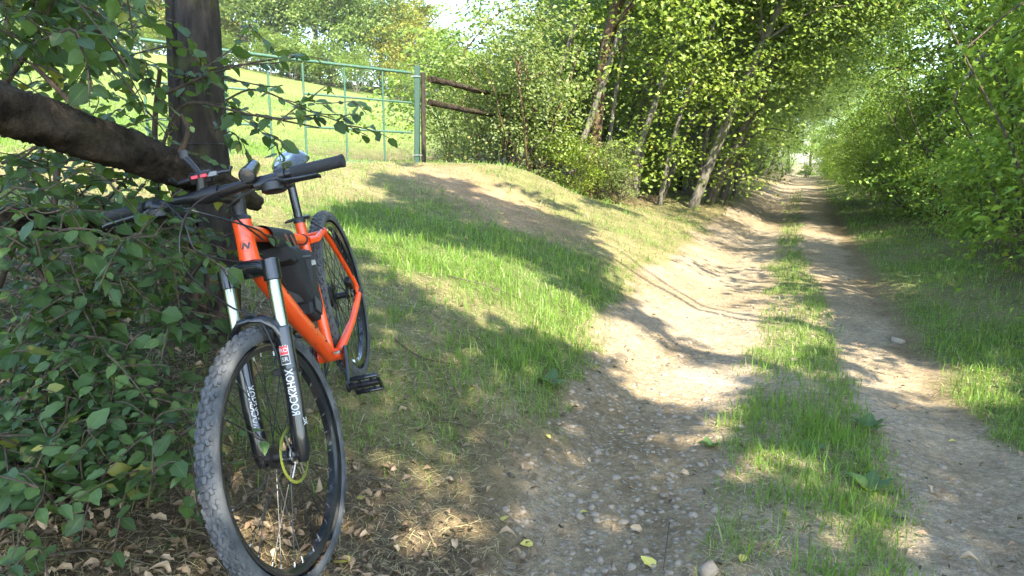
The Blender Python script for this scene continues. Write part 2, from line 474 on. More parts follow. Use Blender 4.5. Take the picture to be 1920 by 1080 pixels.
def ground_colors(x, y):
    c = cover(x, y)
    def mixc(base, col, f): return base * (1 - f[:, None]) + np.array(col) * f[:, None]
    col = np.tile(np.array([0.155, 0.120, 0.070]), (len(x), 1))                 # bare earth under sparse turf
    col = mixc(col, (0.25, 0.205, 0.115), np.clip(c['dry'] * 0.8, 0, 1))
    col = mixc(col, (0.080, 0.128, 0.028), c['green'] * 0.85)
    col = mixc(col, (0.30, 0.205, 0.125), c['bare'] * 0.75)
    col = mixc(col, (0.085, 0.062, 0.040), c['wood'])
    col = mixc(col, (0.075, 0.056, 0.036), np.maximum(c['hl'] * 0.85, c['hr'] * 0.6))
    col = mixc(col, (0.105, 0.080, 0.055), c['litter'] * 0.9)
    fn = np.clip(.5 + .4 * vnoise(x, y, 2.2, 95) + .35 * vnoise(x, y, 7.0, 96), 0, 1)
    fcol = np.array([0.085, 0.140, 0.030]) * (1 - fn[:, None]) + np.array([0.165, 0.200, 0.060]) * fn[:, None]
    ff = (c['field'] * 0.9 * (1 - c['wood']))[:, None]; col = col * (1 - ff) + fcol * ff
    tr = c['track'] * (1 - 0.75 * c['mid'] * c['green'])
    tcol = np.array([0.272, 0.222, 0.156]) + 0.05 * vnoise(x, y, 0.6, 81)[:, None] + 0.03 * vnoise(x, y, 2.5, 82)[:, None]
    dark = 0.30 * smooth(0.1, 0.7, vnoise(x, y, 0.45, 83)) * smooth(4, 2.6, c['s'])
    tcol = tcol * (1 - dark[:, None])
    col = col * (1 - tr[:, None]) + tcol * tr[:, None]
    a = np.clip(tr * np.clip(1.15 - 0.55 * smooth(0.5, 0.75, c['t']), 0, 1) + 0.10, 0, 1)
    return np.concatenate([np.clip(col, 0.01, 1), a[:, None]], 1), c

def axis(lo, hi, fine, a, b, grow):
    v = list(np.arange(a, b + 1e-6, fine)); d = fine
    while v[-1] < hi: d *= grow; v.append(v[-1] + d)
    d = fine
    while v[0] > lo: d *= grow; v.insert(0, v[0] - d)
    return np.array(v)
GX = axis(-700, 700, 0.06, -4.0, 5.0, 1.07)
GY = axis(-60, 1100, 0.06, 1.0, 9.0, 1.035)
gx, gy = np.meshgrid(GX, GY)
fx, fy = gx.ravel(), gy.ravel()
GV = np.stack([fx, fy, height(fx, fy)], 1)
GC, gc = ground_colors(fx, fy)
nx = len(GX)
ii, jj = np.meshgrid(np.arange(nx - 1), np.arange(len(GY) - 1))
q0 = (jj * nx + ii).ravel()
GF = np.stack([q0, q0 + 1, q0 + nx + 1, q0 + nx], 1)
on = (gc['track'][GF].mean(1) > 0.5)
def sub_sheet(name, F):
    used = np.unique(F); re_ = np.full(len(GV), -1); re_[used] = np.arange(len(used))
    o = link(name, fast_mesh(name, GV[used], re_[F], True, col=GC[used]), MAT['ground'])
    o['kind'] = 'structure'
    return o
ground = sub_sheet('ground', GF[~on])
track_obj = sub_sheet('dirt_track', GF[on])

# ------------------------------------------------------------------ grass, straw, litter, stones
def scatter(n, lo, hi, spread, seed):
    r = rs(seed)
    d = np.exp(r.uniform(math.log(lo), math.log(hi), n))
    x = r.uniform(-1, 1, n) * spread * d
    return x, d, r

def blades(name, x, y, r, length, width, lean, mat, label, cat, seg3=True, flat=False):
    n = len(x)
    z = height(x, y) - 0.004
    az = r.uniform(0, 2 * math.pi, n)
    side = np.stack([np.cos(az), np.sin(az), 0 * az], 1)
    ld = r.uniform(0, 2 * math.pi, n)
    ln = np.stack([np.cos(ld), np.sin(ld), 0 * ld], 1) * (lean * length)[:, None]
    base = np.stack([x, y, z], 1)
    up = np.zeros((n, 3)); up[:, 2] = length * (0.12 if flat else 1.0) * np.sqrt(np.clip(1 - np.minimum(lean, .98) ** 2, .05, 1))
    w = side * (width / 2)[:, None]
    mid = base + up * 0.58 + ln * 0.34
    tip = base + up + ln * (1.0)
    if flat: base = base + np.array([0, 0, 0.012]) ; mid = mid + np.array([0, 0, 0.012])
    V = np.stack([base - w, base + w, mid - w * 0.8, mid + w * 0.8, tip], 1).reshape(-1, 3)
    k = np.arange(n)[:, None] * 5
    F = np.concatenate([k + [0, 1, 3], k + [0, 3, 2], k + [2, 3, 4]], 1).reshape(-1, 3)
    o = link(name, fast_mesh(name, V, F), mat)
    return tag(o, label, cat, kind='stuff')

x, y, r = scatter(420000, 1.5, 34, 0.85, 101)
c = cover(x, y)
keep = r.random(len(x)) < (c['green'] * np.clip(.82 + .5 * vnoise(x, y, .16, 93) + .35 * vnoise(x, y, .45, 94), 0, 1)) ** 1.2 * np.where(y > 9, 0.8, 1.0)
x, y = x[keep], y[keep]; lush = c['lush'][keep]; t_ = c['t'][keep]; midk = c['mid'][keep]
L = (0.026 + 0.060 * r.random(len(x)) ** 1.8) * (1 + 0.35 * lush) * (1 + 0.12 * (t_ > 0.75)) * (1 + 0.25 * midk) * (1 + 0.35 * vnoise(x, y, 0.25, 91))
L = L * (1 + 0.05 * np.clip(y - 6, 0, 12))
W = np.clip(0.0024 + 0.00050 * y, 0.003, 0.02) * r.uniform(0.7, 1.4, len(x))
blades('grass', x, y, r, L, W, np.abs(r.normal(0.45, 0.3, len(x))), MAT['grass'], 'short green grass covering the bank, verge and strip between the ruts', 'grass')

x, y, r = scatter(230000, 1.5, 24, 0.8, 102)
c = cover(x, y)
keep = r.random(len(x)) < np.clip(c['dry'] * 0.8 + 0.28 * c['litter'] + 0.15 * c['bare'] + 0.2 * c['hl'], 0, 1) * (1 - 0.9 * c['track'] * (1 - c['mid']))
x, y = x[keep], y[keep]
L = 0.04 + 0.09 * r.random(len(x)) ** 2
W = np.clip(0.0020 + 0.00045 * y, 0.0025, 0.014) * r.uniform(0.7, 1.3, len(x))
blades('dry_grass', x, y, r, L, W, np.abs(r.normal(0.95, 0.3, len(x))), MAT['straw'], 'bleached dry grass and straw lying on the bank beside the bicycle', 'dry grass', flat=True)

def leaf_quads(P, N, A, size, width, fold=0.12):
    """folded diamond leaves: centre P, normal N, long axis A"""
    A = nrm(A - N * np.sum(A * N, 1, keepdims=True)); S = np.cross(N, A)
    l, w = size[:, None] / 2, (size * width)[:, None] / 2
    V = np.stack([P - A * l, P + S * w + N * w * fold * 4 - A * l * .1, P + A * l, P - S * w + N * w * fold * 4 - A * l * .1], 1).reshape(-1, 3)
    k = np.arange(len(P))[:, None] * 4
    F = np.concatenate([k + [0, 3, 2], k + [0, 2, 1]], 1).reshape(-1, 3)
    return V, F

x, y, r = scatter(60000, 1.45, 16, 0.8, 103)
c = cover(x, y)
edge = np.clip(smooth(-0.65, -1.0, c['t']) * smooth(-1.9, -1.2, c['t']), 0, 1)
pr = np.clip(0.75 * c['litter'] + 0.05 * c['dry'] + 0.10 * edge + 0.5 * c['hl'] + 0.05 + 0.3 * c['hr'], 0, 1) * np.where(y > 5, 0.3, 1.0)
keep = r.random(len(x)) < pr * 0.50
x, y = x[keep], y[keep]; n = len(x)
P = np.stack([x, y, height(x, y) + 0.008 + 0.012 * r.random(n)], 1)
V, F = leaf_quads(P, nrm(np.stack([r.normal(0, .4, n), r.normal(0, .4, n), np.ones(n)], 1)), r.normal(size=(n, 3)), r.uniform(0.012, 0.044, n) , r.uniform(.25, .6, n), 0.25)
tag(link('leaf_litter', fast_mesh('leaf_litter', V, F), MAT['deadleaf']), 'brown withered leaves littering the ground under the hedge', 'leaf litter', kind='stuff')

# pebbles: a few shared shapes; the largest in view single, the rest one mass
def pebble_mesh(seed, m=None):
    r = rs(seed)
    V = np.array([[1, 0, 0], [-1, 0, 0], [0, 1, 0], [0, -1, 0], [0, 0, 1], [0, 0, -1.]])
    F = [(0, 2, 4), (2, 1, 4), (1, 3, 4), (3, 0, 4), (2, 0, 5), (1, 2, 5), (3, 1, 5), (0, 3, 5)]
    V = list(V); mem = {}; NF = []
    def md(a, b):
        k = (min(a, b), max(a, b))
        if k not in mem: mem[k] = len(V); V.append(nrm(V[a] + V[b]))
        return mem[k]
    for a, b, c_ in F:
        ab, bc, ca = md(a, b), md(b, c_), md(c_, a)
        NF += [(a, ab, ca), (ab, b, bc), (ca, bc, c_), (ab, bc, ca)]
    V = np.array(V) * (1 + 0.22 * r.normal(size=(len(V), 1)).clip(-1, 1)) * np.array([1, r.uniform(.65, .95), r.uniform(.35, .6)])
    return V, np.array(NF)
PEB = [pebble_mesh(500 + i) for i in range(7)]
PEBM = []
for i, (V, F) in enumerate(PEB):
    me = fast_mesh('stone', V, F, True); me.materials.append(MAT['stone']); PEBM.append(me)
x, y, r = scatter(16000, 1.6, 14, 0.75, 104)
c = cover(x, y)
left = smooth(0.0, -0.3, c['t'])
keep = r.random(len(x)) < (c['track'] * (1 - 0.9 * c['mid']) * (0.06 + 0.50 * left * smooth(9, 4, c['s']) + 0.2 * smooth(1.4, .9, np.abs(c['t'] + 0.9)))).clip(0, 1)
x, y = x[keep], y[keep]; n = len(x)
size = (0.005 + 0.019 * r.random(n) ** 3.6) * r.uniform(0.8, 1.2, n)
order = np.argsort(-(size / y))
z = height(x, y)
for q, k in enumerate(order[:290]):
    o = bpy.data.objects.new('stone', PEBM[q % 7]); COL.objects.link(o); o.parent = track_obj
    o.location = (x[k], y[k], z[k] - size[k] * 0.02)
    o.rotation_euler = (r.normal(0, .15), r.normal(0, .15), r.uniform(0, 6.28)); o.scale = [size[k]] * 3
VV, FF, b = [], [], 0
for q, k in enumerate(order[290:]):
    V, F = PEB[q % 7]; a = r.uniform(0, 6.28); ca, sa = math.cos(a), math.sin(a)
    V = V * size[k]; V = np.stack([V[:, 0] * ca - V[:, 1] * sa + x[k], V[:, 0] * sa + V[:, 1] * ca + y[k], V[:, 2] + z[k] - size[k] * .02], 1)
    VV.append(V); FF.append(F + b); b += len(V)
o = link('gravel', fast_mesh('gravel', np.concatenate(VV), np.concatenate(FF), True), MAT['stone'], track_obj)
o['kind'] = 'stuff'

# ------------------------------------------------------------------ the bicycle (x forward, y its left, z up; origin at the rear axle)
def rotx(a): c, s = math.cos(a), math.sin(a); return np.array([[1, 0, 0], [0, c, -s], [0, s, c]])
def roty(a): c, s = math.cos(a), math.sin(a); return np.array([[c, 0, s], [0, 1, 0], [-s, 0, c]])
def rotz(a): c, s = math.cos(a), math.sin(a); return np.array([[c, -s, 0], [s, c, 0], [0, 0, 1]])
BR = rotz(-1.4818) @ roty(0.2075) @ rotx(0.201)
BT = np.array([-0.7208, 2.9635, CAM_H - 0.5535])
WR = 0.366
WB, HA = 1.1526, 1.1967
BU = np.array([-math.cos(HA), 0, math.sin(HA)]); BN = np.array([math.sin(HA), 0, math.cos(HA)]); BL = np.array([0, 1., 0])
AXF = np.array([WB, 0, 0]); SAX = AXF - 0.044 * BN
CR = SAX + 0.520 * BU; HTT = CR + 0.1418 * BU
CLAMP = HTT + 0.064 * BU + 0.1155 * BN
BBP = np.array([0.44, 0, -0.06])
STD = np.array([-math.cos(math.radians(73)), 0, math.sin(math.radians(73))])
STT = BBP + 0.509 * STD
_K = np.array([[0, -BU[2], BU[1]], [BU[2], 0, -BU[0]], [-BU[1], BU[0], 0]])
_d = -0.178
STEER = np.eye(3) + math.sin(_d) * _K + (1 - math.cos(_d)) * _K @ _K
def bw(p):                                   # bike point -> world
    return BR @ np.asarray(p, float) + BT
def steer_mb(mb):
    V = (np.array(mb.v) - SAX) @ STEER.T + SAX
    mb.v = [tuple(q) for q in V]
    return mb

bike = empty('mountain_bike', (0, 0, 0), 'orange hardtail mountain bike with black fork leaning on the log rail beside the track', 'bicycle')
_base = bw((0, 0, -WR))
bike.matrix_world = Matrix([[*BR[0], _base[0]], [*BR[1], _base[1]], [*BR[2], _base[2]], [0, 0, 0, 1]])
def part(name, mb, mats, parent=None, steered=False, sm=40):
    if steered: steer_mb(mb)
    if parent is None: mb.v = [(a, b, c_ + WR) for a, b, c_ in mb.v]; parent = bike
    else: mb.v = [(a, b, c_ + WR) for a, b, c_ in mb.v]
    return mb.build(name, mats, parent, sm)

# paint with scuffs and dried dirt, rubber, metals
def paint():
    t = NT('orange_paint')
    n = t.noise(55, 5, 0.6); n2 = t.noise(7, 3)
    f = t.math('MULTIPLY', t.math('SUBTRACT', t.math('MULTIPLY', n, n2), 0.325, True), 9.0, True)
    d_ = t.math('MULTIPLY', t.math('SUBTRACT', t.noise(3.2, 5, 0.7), 0.48, True), 1.0, True)
    c = t.mix(d_, (0.95, 0.082, 0.006), (0.62, 0.16, 0.06))
    c = t.mix(f, c, (0.13, 0.09, 0.06))
    t.b(Base_Color=c, Coat_Weight=0.5, Coat_Roughness=0.12, Roughness=t.math('ADD', t.math('MULTIPLY', f, 0.4), 0.34))
    return t.mat
def rubber():
    t = NT('dusty_tyre_rubber')
    n = t.noise(9, 5, 0.6); n2 = t.noise(90, 3)
    f = t.math('MULTIPLY', t.math('SUBTRACT', n, 0.30, True), 3.0, True)
    c = t.mix(t.math('MULTIPLY', f, t.math('ADD', n2, 0.25)), (0.030, 0.032, 0.036), (0.128, 0.130, 0.128))
    t.b(Base_Color=c, Roughness=0.72, Specular_IOR_Level=0.35)
    t.bump(n2, 0.25, 0.002)
    return t.mat
MAT['paint'] = paint(); MAT['rubber'] = rubber()
MAT['black'] = plain('black_anodised', (0.012, 0.012, 0.014), 0.38, var=0.4, scale=60)
MAT['gloss_black'] = plain('gloss_black', (0.010, 0.011, 0.013), 0.22, var=0.4, scale=40, coat=0.4)
MAT['grip'] = plain('grip_rubber', (0.016, 0.017, 0.019), 0.62, var=0.4, scale=160, bump=0.5)
MAT['chrome'] = plain('stanchion_chrome', (0.30, 0.31, 0.24), 0.24, 1.0, 0.05, 20)
MAT['steel'] = plain('bright_steel', (0.60, 0.60, 0.58), 0.28, 1.0, 0.1, 60)
MAT['dark_steel'] = plain('dark_steel', (0.10, 0.10, 0.105), 0.4, 0.9, 0.3, 80)
MAT['spoke'] = plain('black_spoke', (0.035, 0.036, 0.038), 0.35, 0.6, 0.3, 50)
MAT['rim'] = plain('black_rim', (0.020, 0.021, 0.026), 0.22, 0.3, 0.5, 40, coat=0.5)
MAT['rim_sky_tint'] = plain('blue_rim_reflection', (0.05, 0.14, 0.42), 0.35, 0.0, 0.4, 30, coat=0.3)  # flat blue painted for the sky's reflection in the rim; left unused
MAT['lime'] = plain('lime_rotor', (0.19, 0.225, 0.04), 0.4, 0.2, 0.2, 40)
MAT['vinyl'] = plain('saddle_vinyl', (0.035, 0.040, 0.048), 0.20, var=0.3, scale=25, coat=0.6)
MAT['decal_white'] = plain('white_decal', (0.48, 0.49, 0.48), 0.4, var=0.08)
MAT['decal_red'] = plain('red_decal', (0.62, 0.03, 0.03), 0.4, var=0.1)
MAT['decal_black'] = plain('black_decal', (0.02, 0.012, 0.01), 0.4, var=0.1)
MAT['red_plastic'] = plain('red_plastic', (0.55, 0.03, 0.05), 0.35, var=0.1)
MAT['grey_plastic'] = plain('grey_plastic', (0.16, 0.17, 0.18), 0.4, var=0.15)
MAT['lens'] = plain('lamp_lens', (0.10, 0.10, 0.10), 0.10, 0.5, 0.3, 50, coat=1.0)

# --- frame
f = MB()
def section_tube(mb, pts, r, seg=16, sq=None): mb.tube(pts, r, seg, True, sq)
f.lathe(CR, BU, [(-0.002, .029), (0.002, .0300), (.02, .0285), (.06, .0262), (.10, .0255), (.135, .0262), (.1418, .0268)], 28)
dt0 = CR + 0.035 * BU; dt1 = BBP + np.array([0.012, 0, 0.008])
dm = (dt0 + dt1) / 2 + np.array([0.004, 0, -0.012])
f.tube([dt0 + np.array([.004, 0, .006]), dt0 * .85 + dt1 * .15 + np.array([.0, 0, -.012]), dm, dt0 * .2 + dt1 * .8 + np.array([0, 0, -.004]), dt1], [.026, .031, .031, .030, .028], 20, True, (1.0, 0.92))
tt0 = HTT - 0.036 * BU; tt1 = BBP + 0.435 * STD
f.tube([tt0, tt0 * .6 + tt1 * .4, tt1], [.024, .0205, .0175], 18)
f.tube([BBP, BBP + 0.25 * STD, STT], [.0195, .0180, .0182], 18)
f.lathe(BBP - 0.042 * BL, BL, [(0, .0235), (.084, .0235)], 24)
f.box(dt0 + np.array([-.018, 0, -.026]) , np.array([.022, 0, -.032]), .006 * BL, np.array([.010, 0, .008]), .002)      # gusset under the down tube joint
for sgn in (1, -1):
    ss0 = BBP + 0.425 * STD + np.array([-0.012, sgn * 0.012, 0])
    f.tube([ss0, ss0 + np.array([-.045, sgn * .022, -.012]), np.array([.200, sgn * .052, .345]), np.array([.11, sgn * .060, .225]), np.array([.028, sgn * .067, .085]), np.array([.000, sgn * .070, .020])],
           [.0150, .0135, .0120, .0115, .0110, .0110], 12, True, (1.0, 1.0))
    f.tube([BBP + np.array([-.012, sgn * .028, -.002]), np.array([.34, sgn * .045, -.048]), np.array([.22, sgn * .062, -.034]), np.array([.06, sgn * .069, -.016]), np.array([0, sgn * .071, -.004])],
           [.0165, .0150, .0125, .0115, .0120], 12, True, (1.0, 1.15))
    f.box(np.array([0.008, sgn * .071, .006]), np.array([.022, 0, .004]), .0045 * BL, np.array([0, 0, .026]), .002)
f.tube([np.array([.205, .05, .338]), np.array([.205, -.05, .338])], .0095, 10)                     # bridge
frame = part('frame', f, MAT['paint'])
# letter on the head tube, scuffed sticker low on the down tube
def text_mesh(body, size, bold=0.0):
    cu = bpy.data.curves.new('lettering', 'FONT'); cu.body = body; cu.size = size; cu.resolution_u = 3
    cu.align_x = 'CENTER'; cu.align_y = 'CENTER'; cu.offset = bold
    o = bpy.data.objects.new('lettering', cu); COL.objects.link(o)
    dg = bpy.context.evaluated_depsgraph_get(); dg.update()
    me = bpy.data.meshes.new_from_object(o.evaluated_get(dg))
    bm = bmesh.new(); bm.from_mesh(me)
    bmesh.ops.triangulate(bm, faces=bm.faces)
    for _ in range(2):
        bmesh.ops.subdivide_edges(bm, edges=[e for e in bm.edges if e.calc_length() > size * 0.18], cuts=1)
        bmesh.ops.triangulate(bm, faces=bm.faces)
    V = [tuple(v.co) for v in bm.verts]; bm.verts.index_update(); F = [[v.index for v in q.verts] for q in bm.faces]
    bm.free(); bpy.data.objects.remove(o)
    return np.array(V), F
def wrap_on_tube(V, F, p0, axis, radius, ang, along, off=0.0006):
    """text plane (x along the tube, y round it) laid on a tube: reads along +axis"""
    a = nrm(axis); e1 = nrm(np.cross(BL, a)); e1 = nrm(e1 - a * np.dot(e1, a)); e2 = np.cross(a, e1)
    out = []
    for u, v, _ in V:
        th = ang + v / radius
        out.append(p0 + a * (along + u) + (radius + off) * (e1 * math.cos(th) + e2 * math.sin(th)))
    m = MB(); m._add(out, F); return m
def flip(V): V = V.copy(); V[:, 0], V[:, 1] = -V[:, 1].copy(), V[:, 0].copy(); return V
lm = MB()   # a slanted N in a ring, wrapped round the front of the head tube
def ribbon(mb, pts, w):
    P = np.array(pts, float)
    for a, b in zip(P[:-1], P[1:]):
        d = nrm(b - a); n_ = np.array([-d[1], d[0]]) * w / 2
        k = 6; L_, R_ = [], []
        for i in range(k + 1):
            q = a + (b - a) * i / k
            L_.append((*(q + n_), 0)); R_.append((*(q - n_), 0))
        mb._add(L_ + R_, [(i, i + 1, k + 2 + i, k + 1 + i) for i in range(k)])
ribbon(lm, [(-.0105, -.008), (-.0045, .009)], .0050); ribbon(lm, [(-.0055, .0085), (.0055, -.0085)], .0058); ribbon(lm, [(.0045, -.009), (.0105, .008)], .0050)
V = np.array(lm.v)
N_ANG = math.radians(14)
def head_wrap(V, F):
    e1 = BN; e2 = BL; out = []
    for u, v, _ in V:
        th = N_ANG + u / 0.0268
        out.append(CR + BU * (0.066 + v) + 0.0270 * (e1 * math.cos(th) + e2 * math.sin(th)))
    m = MB(); m._add(out, F); return m
part('emblem', head_wrap(V, lm.f), MAT['decal_black'], frame)
rg = MB(); ribbon(rg, [(.0150 * math.cos(a), .0150 * math.sin(a)) for a in np.linspace(0, 2 * math.pi, 25)], .0009)
part('emblem_ring', head_wrap(np.array(rg.v), rg.f), MAT['decal_black'], frame)
for k, q in enumerate((.30, .50, .66, .82)):
    b_ = MB(); pt = dt0 * (1 - q) + dt1 * q + np.array([0, .0285, -.006])
    b_.lathe(pt, BL, [(-.004, .004), (.0025, .004), (.0035, .002)], 10)
    part('bolt', b_, MAT['dark_steel'], frame)
sc_ = MB(); sc_.lathe(STT - 0.004 * STD, STD, [(-.008, .0215), (.010, .0215), (.013, .0195)], 20)
sc_.box(STT + np.array([-.004, .024, .003]), np.array([.008, 0, 0]), np.array([0, .016, 0]), np.array([0, 0, .006]), .002)
sc_.tube([STT + np.array([0, -.020, .003]), STT + np.array([.012, -.034, .004]), STT + np.array([.022, -.046, .004])], [.006, .006, .004], 8)
part('seat_clamp', sc_, MAT['black'], frame)
kb = MB(); kb.box(BBP + np.array([.052, .040, .030]), np.array([.014, .0, .004]), np.array([0, .012, 0]), np.array([-.001, 0, .004]), .002)
part('cable_stop', kb, MAT['steel'], frame)
for sgn in (1, -1):
    a_ = MB(); a_.lathe(np.array([0, sgn * .066, 0]), sgn * BL, [(0, .010), (.018, .010), (.022, .008), (.024, .004)], 14)
    part('axle_nut', a_, MAT['black'], frame)

# --- seatpost and saddle
sp = MB(); top = STT + 0.196 * STD
sp.tube([STT - .02 * STD, top], .0152, 16); part('seatpost', sp, MAT['gloss_black'])
sd = MB(); SC0 = top + np.array([.012, 0, .030]); nose = nrm(np.array([1, 0, 0.06])); sup = nrm(np.array([-.06, 0, 1]))
rows = []
for k in range(17):
    q = k / 16; x_ = -0.135 + 0.27 * q
    hw = np.interp(q, [0, .08, .2, .35, .55, .75, .93, 1], [.045, .066, .072, .062, .034, .022, .018, .008])
    dip = np.interp(q, [0, .15, .45, .8, 1], [.016, .012, 0, .003, -.008])
    row = []
    for j in range(11):
        a = -1 + 2 * j / 10
        yy = hw * a; drop = (abs(a) ** 3.2) * np.interp(q, [0, .3, .6, 1], [.030, .034, .030, .020]) + 0.004 * math.exp(-(a / .22) ** 2) * (0.2 < q < .9)
        row.append(SC0 + nose * x_ + BL * yy + sup * (dip - drop))
    rows.append(row)
Vs = [p_ for r_ in rows for p_ in r_]; nb = len(Vs)
Vs += [p_ - sup * (.014 if 0 < j < 10 else .006) for r_ in rows for j, p_ in enumerate(r_)]
Fs = []
for k in range(16):
    for j in range(10):
        a = k * 11 + j; Fs.append((a, a + 1, a + 12, a + 11)); Fs.append((nb + a, nb + a + 11, nb + a + 12, nb + a + 1))
for k in range(16):
    Fs += [(k * 11, (k + 1) * 11, nb + (k + 1) * 11, nb + k * 11), (k * 11 + 10, nb + k * 11 + 10, nb + (k + 1) * 11 + 10, (k + 1) * 11 + 10)]
for j in range(10): Fs += [(j, nb + j, nb + j + 1, j + 1), (176 + j, 177 + j, nb + 177 + j, nb + 176 + j)]
sd._add(Vs, Fs)
saddle = part('saddle', sd, MAT['vinyl'], None, False, 60)
rl = MB()
for sgn in (1, -1):
    rl.tube([SC0 + nose * -.10 + BL * sgn * .035 - sup * .020, SC0 + nose * -.05 + BL * sgn * .024 - sup * .036, SC0 + nose * .05 + BL * sgn * .022 - sup * .036, SC0 + nose * .11 + BL * sgn * .008 - sup * .014], .0036, 8)
part('rail', rl, MAT['steel'], saddle)
ck = MB(); ck.box(top + np.array([.004, 0, -.002]), np.array([.022, 0, 0]), .024 * BL, np.array([0, 0, .012]), .004)
part('saddle_clamp', ck, MAT['black'], saddle)

# --- wheels
def wheel(name, c0, steered, rear):
    w = empty(name); w.parent = bike
    # tyre carcass
    prof = []
    R_r = 0.311                                    # rim outer edge
    tc, tr = R_r + 0.0265, 0.0268                   # tyre section centre and radius
    for k in range(15):
        a = math.radians(-128 + 256 * k / 14)
        prof.append((tr * math.sin(a), tc - 0.003 + (tr - .003) * math.cos(a)))
    m = MB(); m.lathe(c0, BL, prof, 88, start=(1, 0, 0), caps=False); part('tyre', m, MAT['rubber'], w, steered, 60)
    # tread: rows of knobs in real relief
    m = MB(); nk = 62
    for k in range(nk):
        for lat, off, ln, wd, tw in ((0.0055, 0, .0085, .0044, .25), (-0.0055, .5, .0085, .0044, -.25), (.0150, .25, .0075, .0042, -.4), (-.0150, .75, .0075, .0042, .4), (.0225, .5, .0062, .0036, .2), (-.0225, .0, .0062, .0036, -.2)):
            a = 2 * math.pi * (k + off) / nk
            phi = lat / tr * 1.05
            rad = np.array([math.cos(a), 0, math.sin(a)]); tan = np.array([-math.sin(a), 0, math.cos(a)])
            nn = rad * math.cos(phi) + BL * math.sin(phi); ll = BL * math.cos(phi) - rad * math.sin(phi)
            p_ = c0 + rad * (tc - .003) + nn * (tr - .001)
            t2 = tan * math.cos(tw) + ll * math.sin(tw); l2 = ll * math.cos(tw) - tan * math.sin(tw)
            V = [p_ + i * t2 * ln * s_ + j * l2 * wd * s_ + nn * h_ for h_, s_ in ((-.0015, 1.12), (.0036, .86)) for j in (-1, 1) for i in (-1, 1)]
            m._add(V, [(4, 5, 7, 6), (0, 1, 5, 4), (2, 6, 7, 3), (0, 4, 6, 2), (1, 3, 7, 5)])
    o = part('tread', m, MAT['rubber'], w, steered, 30); o['kind'] = 'stuff'
    m = MB(); m.lathe(c0, BL, [(-.0150, R_r + .001), (-.0150, R_r - .006), (-.0125, R_r - .009), (-.009, R_r - .020), (.009, R_r - .020), (.0125, R_r - .009), (.0150, R_r - .006), (.0150, R_r + .001), (.0, R_r - .006)], 88, closed=True)
    part('rim', m, MAT['rim'], w, steered)
    hw = .060 if rear else .045
    m = MB(); m.lathe(c0, BL, [(-hw, .010), (-hw + .008, .016), (-.030, .017), (-.028, .030), (-.024, .030), (-.022, .014), (.020, .014), (.023, .028), (.027, .028), (.029, .020), (hw - .004, .016), (hw, .010)], 22)
    part('hub', m, MAT['black'], w, steered)
    for k in range(32):
        side = 1 if k % 2 else -1
        a = 2 * math.pi * k / 32; lead = (0.42 if (k // 2) % 2 else -0.42)
        h_ = c0 + np.array([math.cos(a + lead) * .028, side * .026, math.sin(a + lead) * .028])
        e_ = c0 + np.array([math.cos(a) * (R_r - .019), side * .003, math.sin(a) * (R_r - .019)])
        m = MB(); m.tube([h_, e_], .0014, 5); m.cur = 1
        m.tube([e_ + (h_ - e_) * .050, e_], .0022, 5)
        part('spoke', m, [MAT['spoke'], MAT['steel']], w, steered)
    m = MB(); a = 2.2
    m.tube([c0 + np.array([math.cos(a), 0, math.sin(a)]) * (R_r - .02), c0 + np.array([math.cos(a), 0, math.sin(a)]) * (R_r - .062)], .003, 7)
    part('valve', m, MAT['black'], w, steered)
    # disc rotor on the left: slotted ring, lime below
    m = MB(); ry, ro, ri = (.036, .078, .070); nS = 36
    yoff = ry if not rear else .050
    ctr = c0 + BL * yoff
    for k in range(nS):
        a0, a1 = 2 * math.pi * k / nS, 2 * math.pi * (k + .62) / nS; tw = .10
        V = []
        for (aa, rr) in ((a0, ri), (a1, ri), (a1 + tw, ro), (a0 + tw, ro)):
            for s_ in (-.0009, .0009): V.append(ctr + np.array([math.cos(aa) * rr, s_, math.sin(aa) * rr]))
        m._add(V, [(0, 2, 4, 6), (1, 7, 5, 3), (0, 1, 3, 2), (2, 3, 5, 4), (4, 5, 7, 6), (6, 7, 1, 0)])
    for rr in (ri + .001, ro - .001):
        m.lathe(ctr, BL, [(-.0009, rr - .0014), (.0009, rr - .0014), (.0009, rr + .0014), (-.0009, rr + .0014)], 60, closed=True)
    part('disc_rotor', m, MAT['lime'], w, steered, 20)
    m = MB()
    for k in range(6):
        a0 = 2 * math.pi * k / 6
        m.tube([ctr + np.array([math.cos(a0) * .020, 0, math.sin(a0) * .020]), ctr + np.array([math.cos(a0 + .35) * .045, 0, math.sin(a0 + .35) * .045]), ctr + np.array([math.cos(a0 + .45) * .067, 0, math.sin(a0 + .45) * .067])], .0026, 6)
        m.lathe(ctr + np.array([math.cos(a0) * .022, .0, math.sin(a0) * .022]), BL, [(-.001, .0042), (.004, .0042)], 8)
    m.lathe(ctr, BL, [(-.0012, .016), (.0012, .016), (.0012, .025), (-.0012, .025)], 24, closed=True)
    part('rotor_spider', m, MAT['steel'], w, steered)
    if rear:
        m = MB()
        for k in range(8): m.lathe(c0 - BL * (.030 + .0045 * k), BL, [(-.001, .020), (-.001, .062 - .0052 * k), (.001, .062 - .0052 * k), (.001, .020)], 30)
        part('cassette', m, MAT['dark_steel'], w, steered)
    return w
wheel('rear_wheel', np.zeros(3), False, True)
wheel('front_wheel', AXF, True, False)

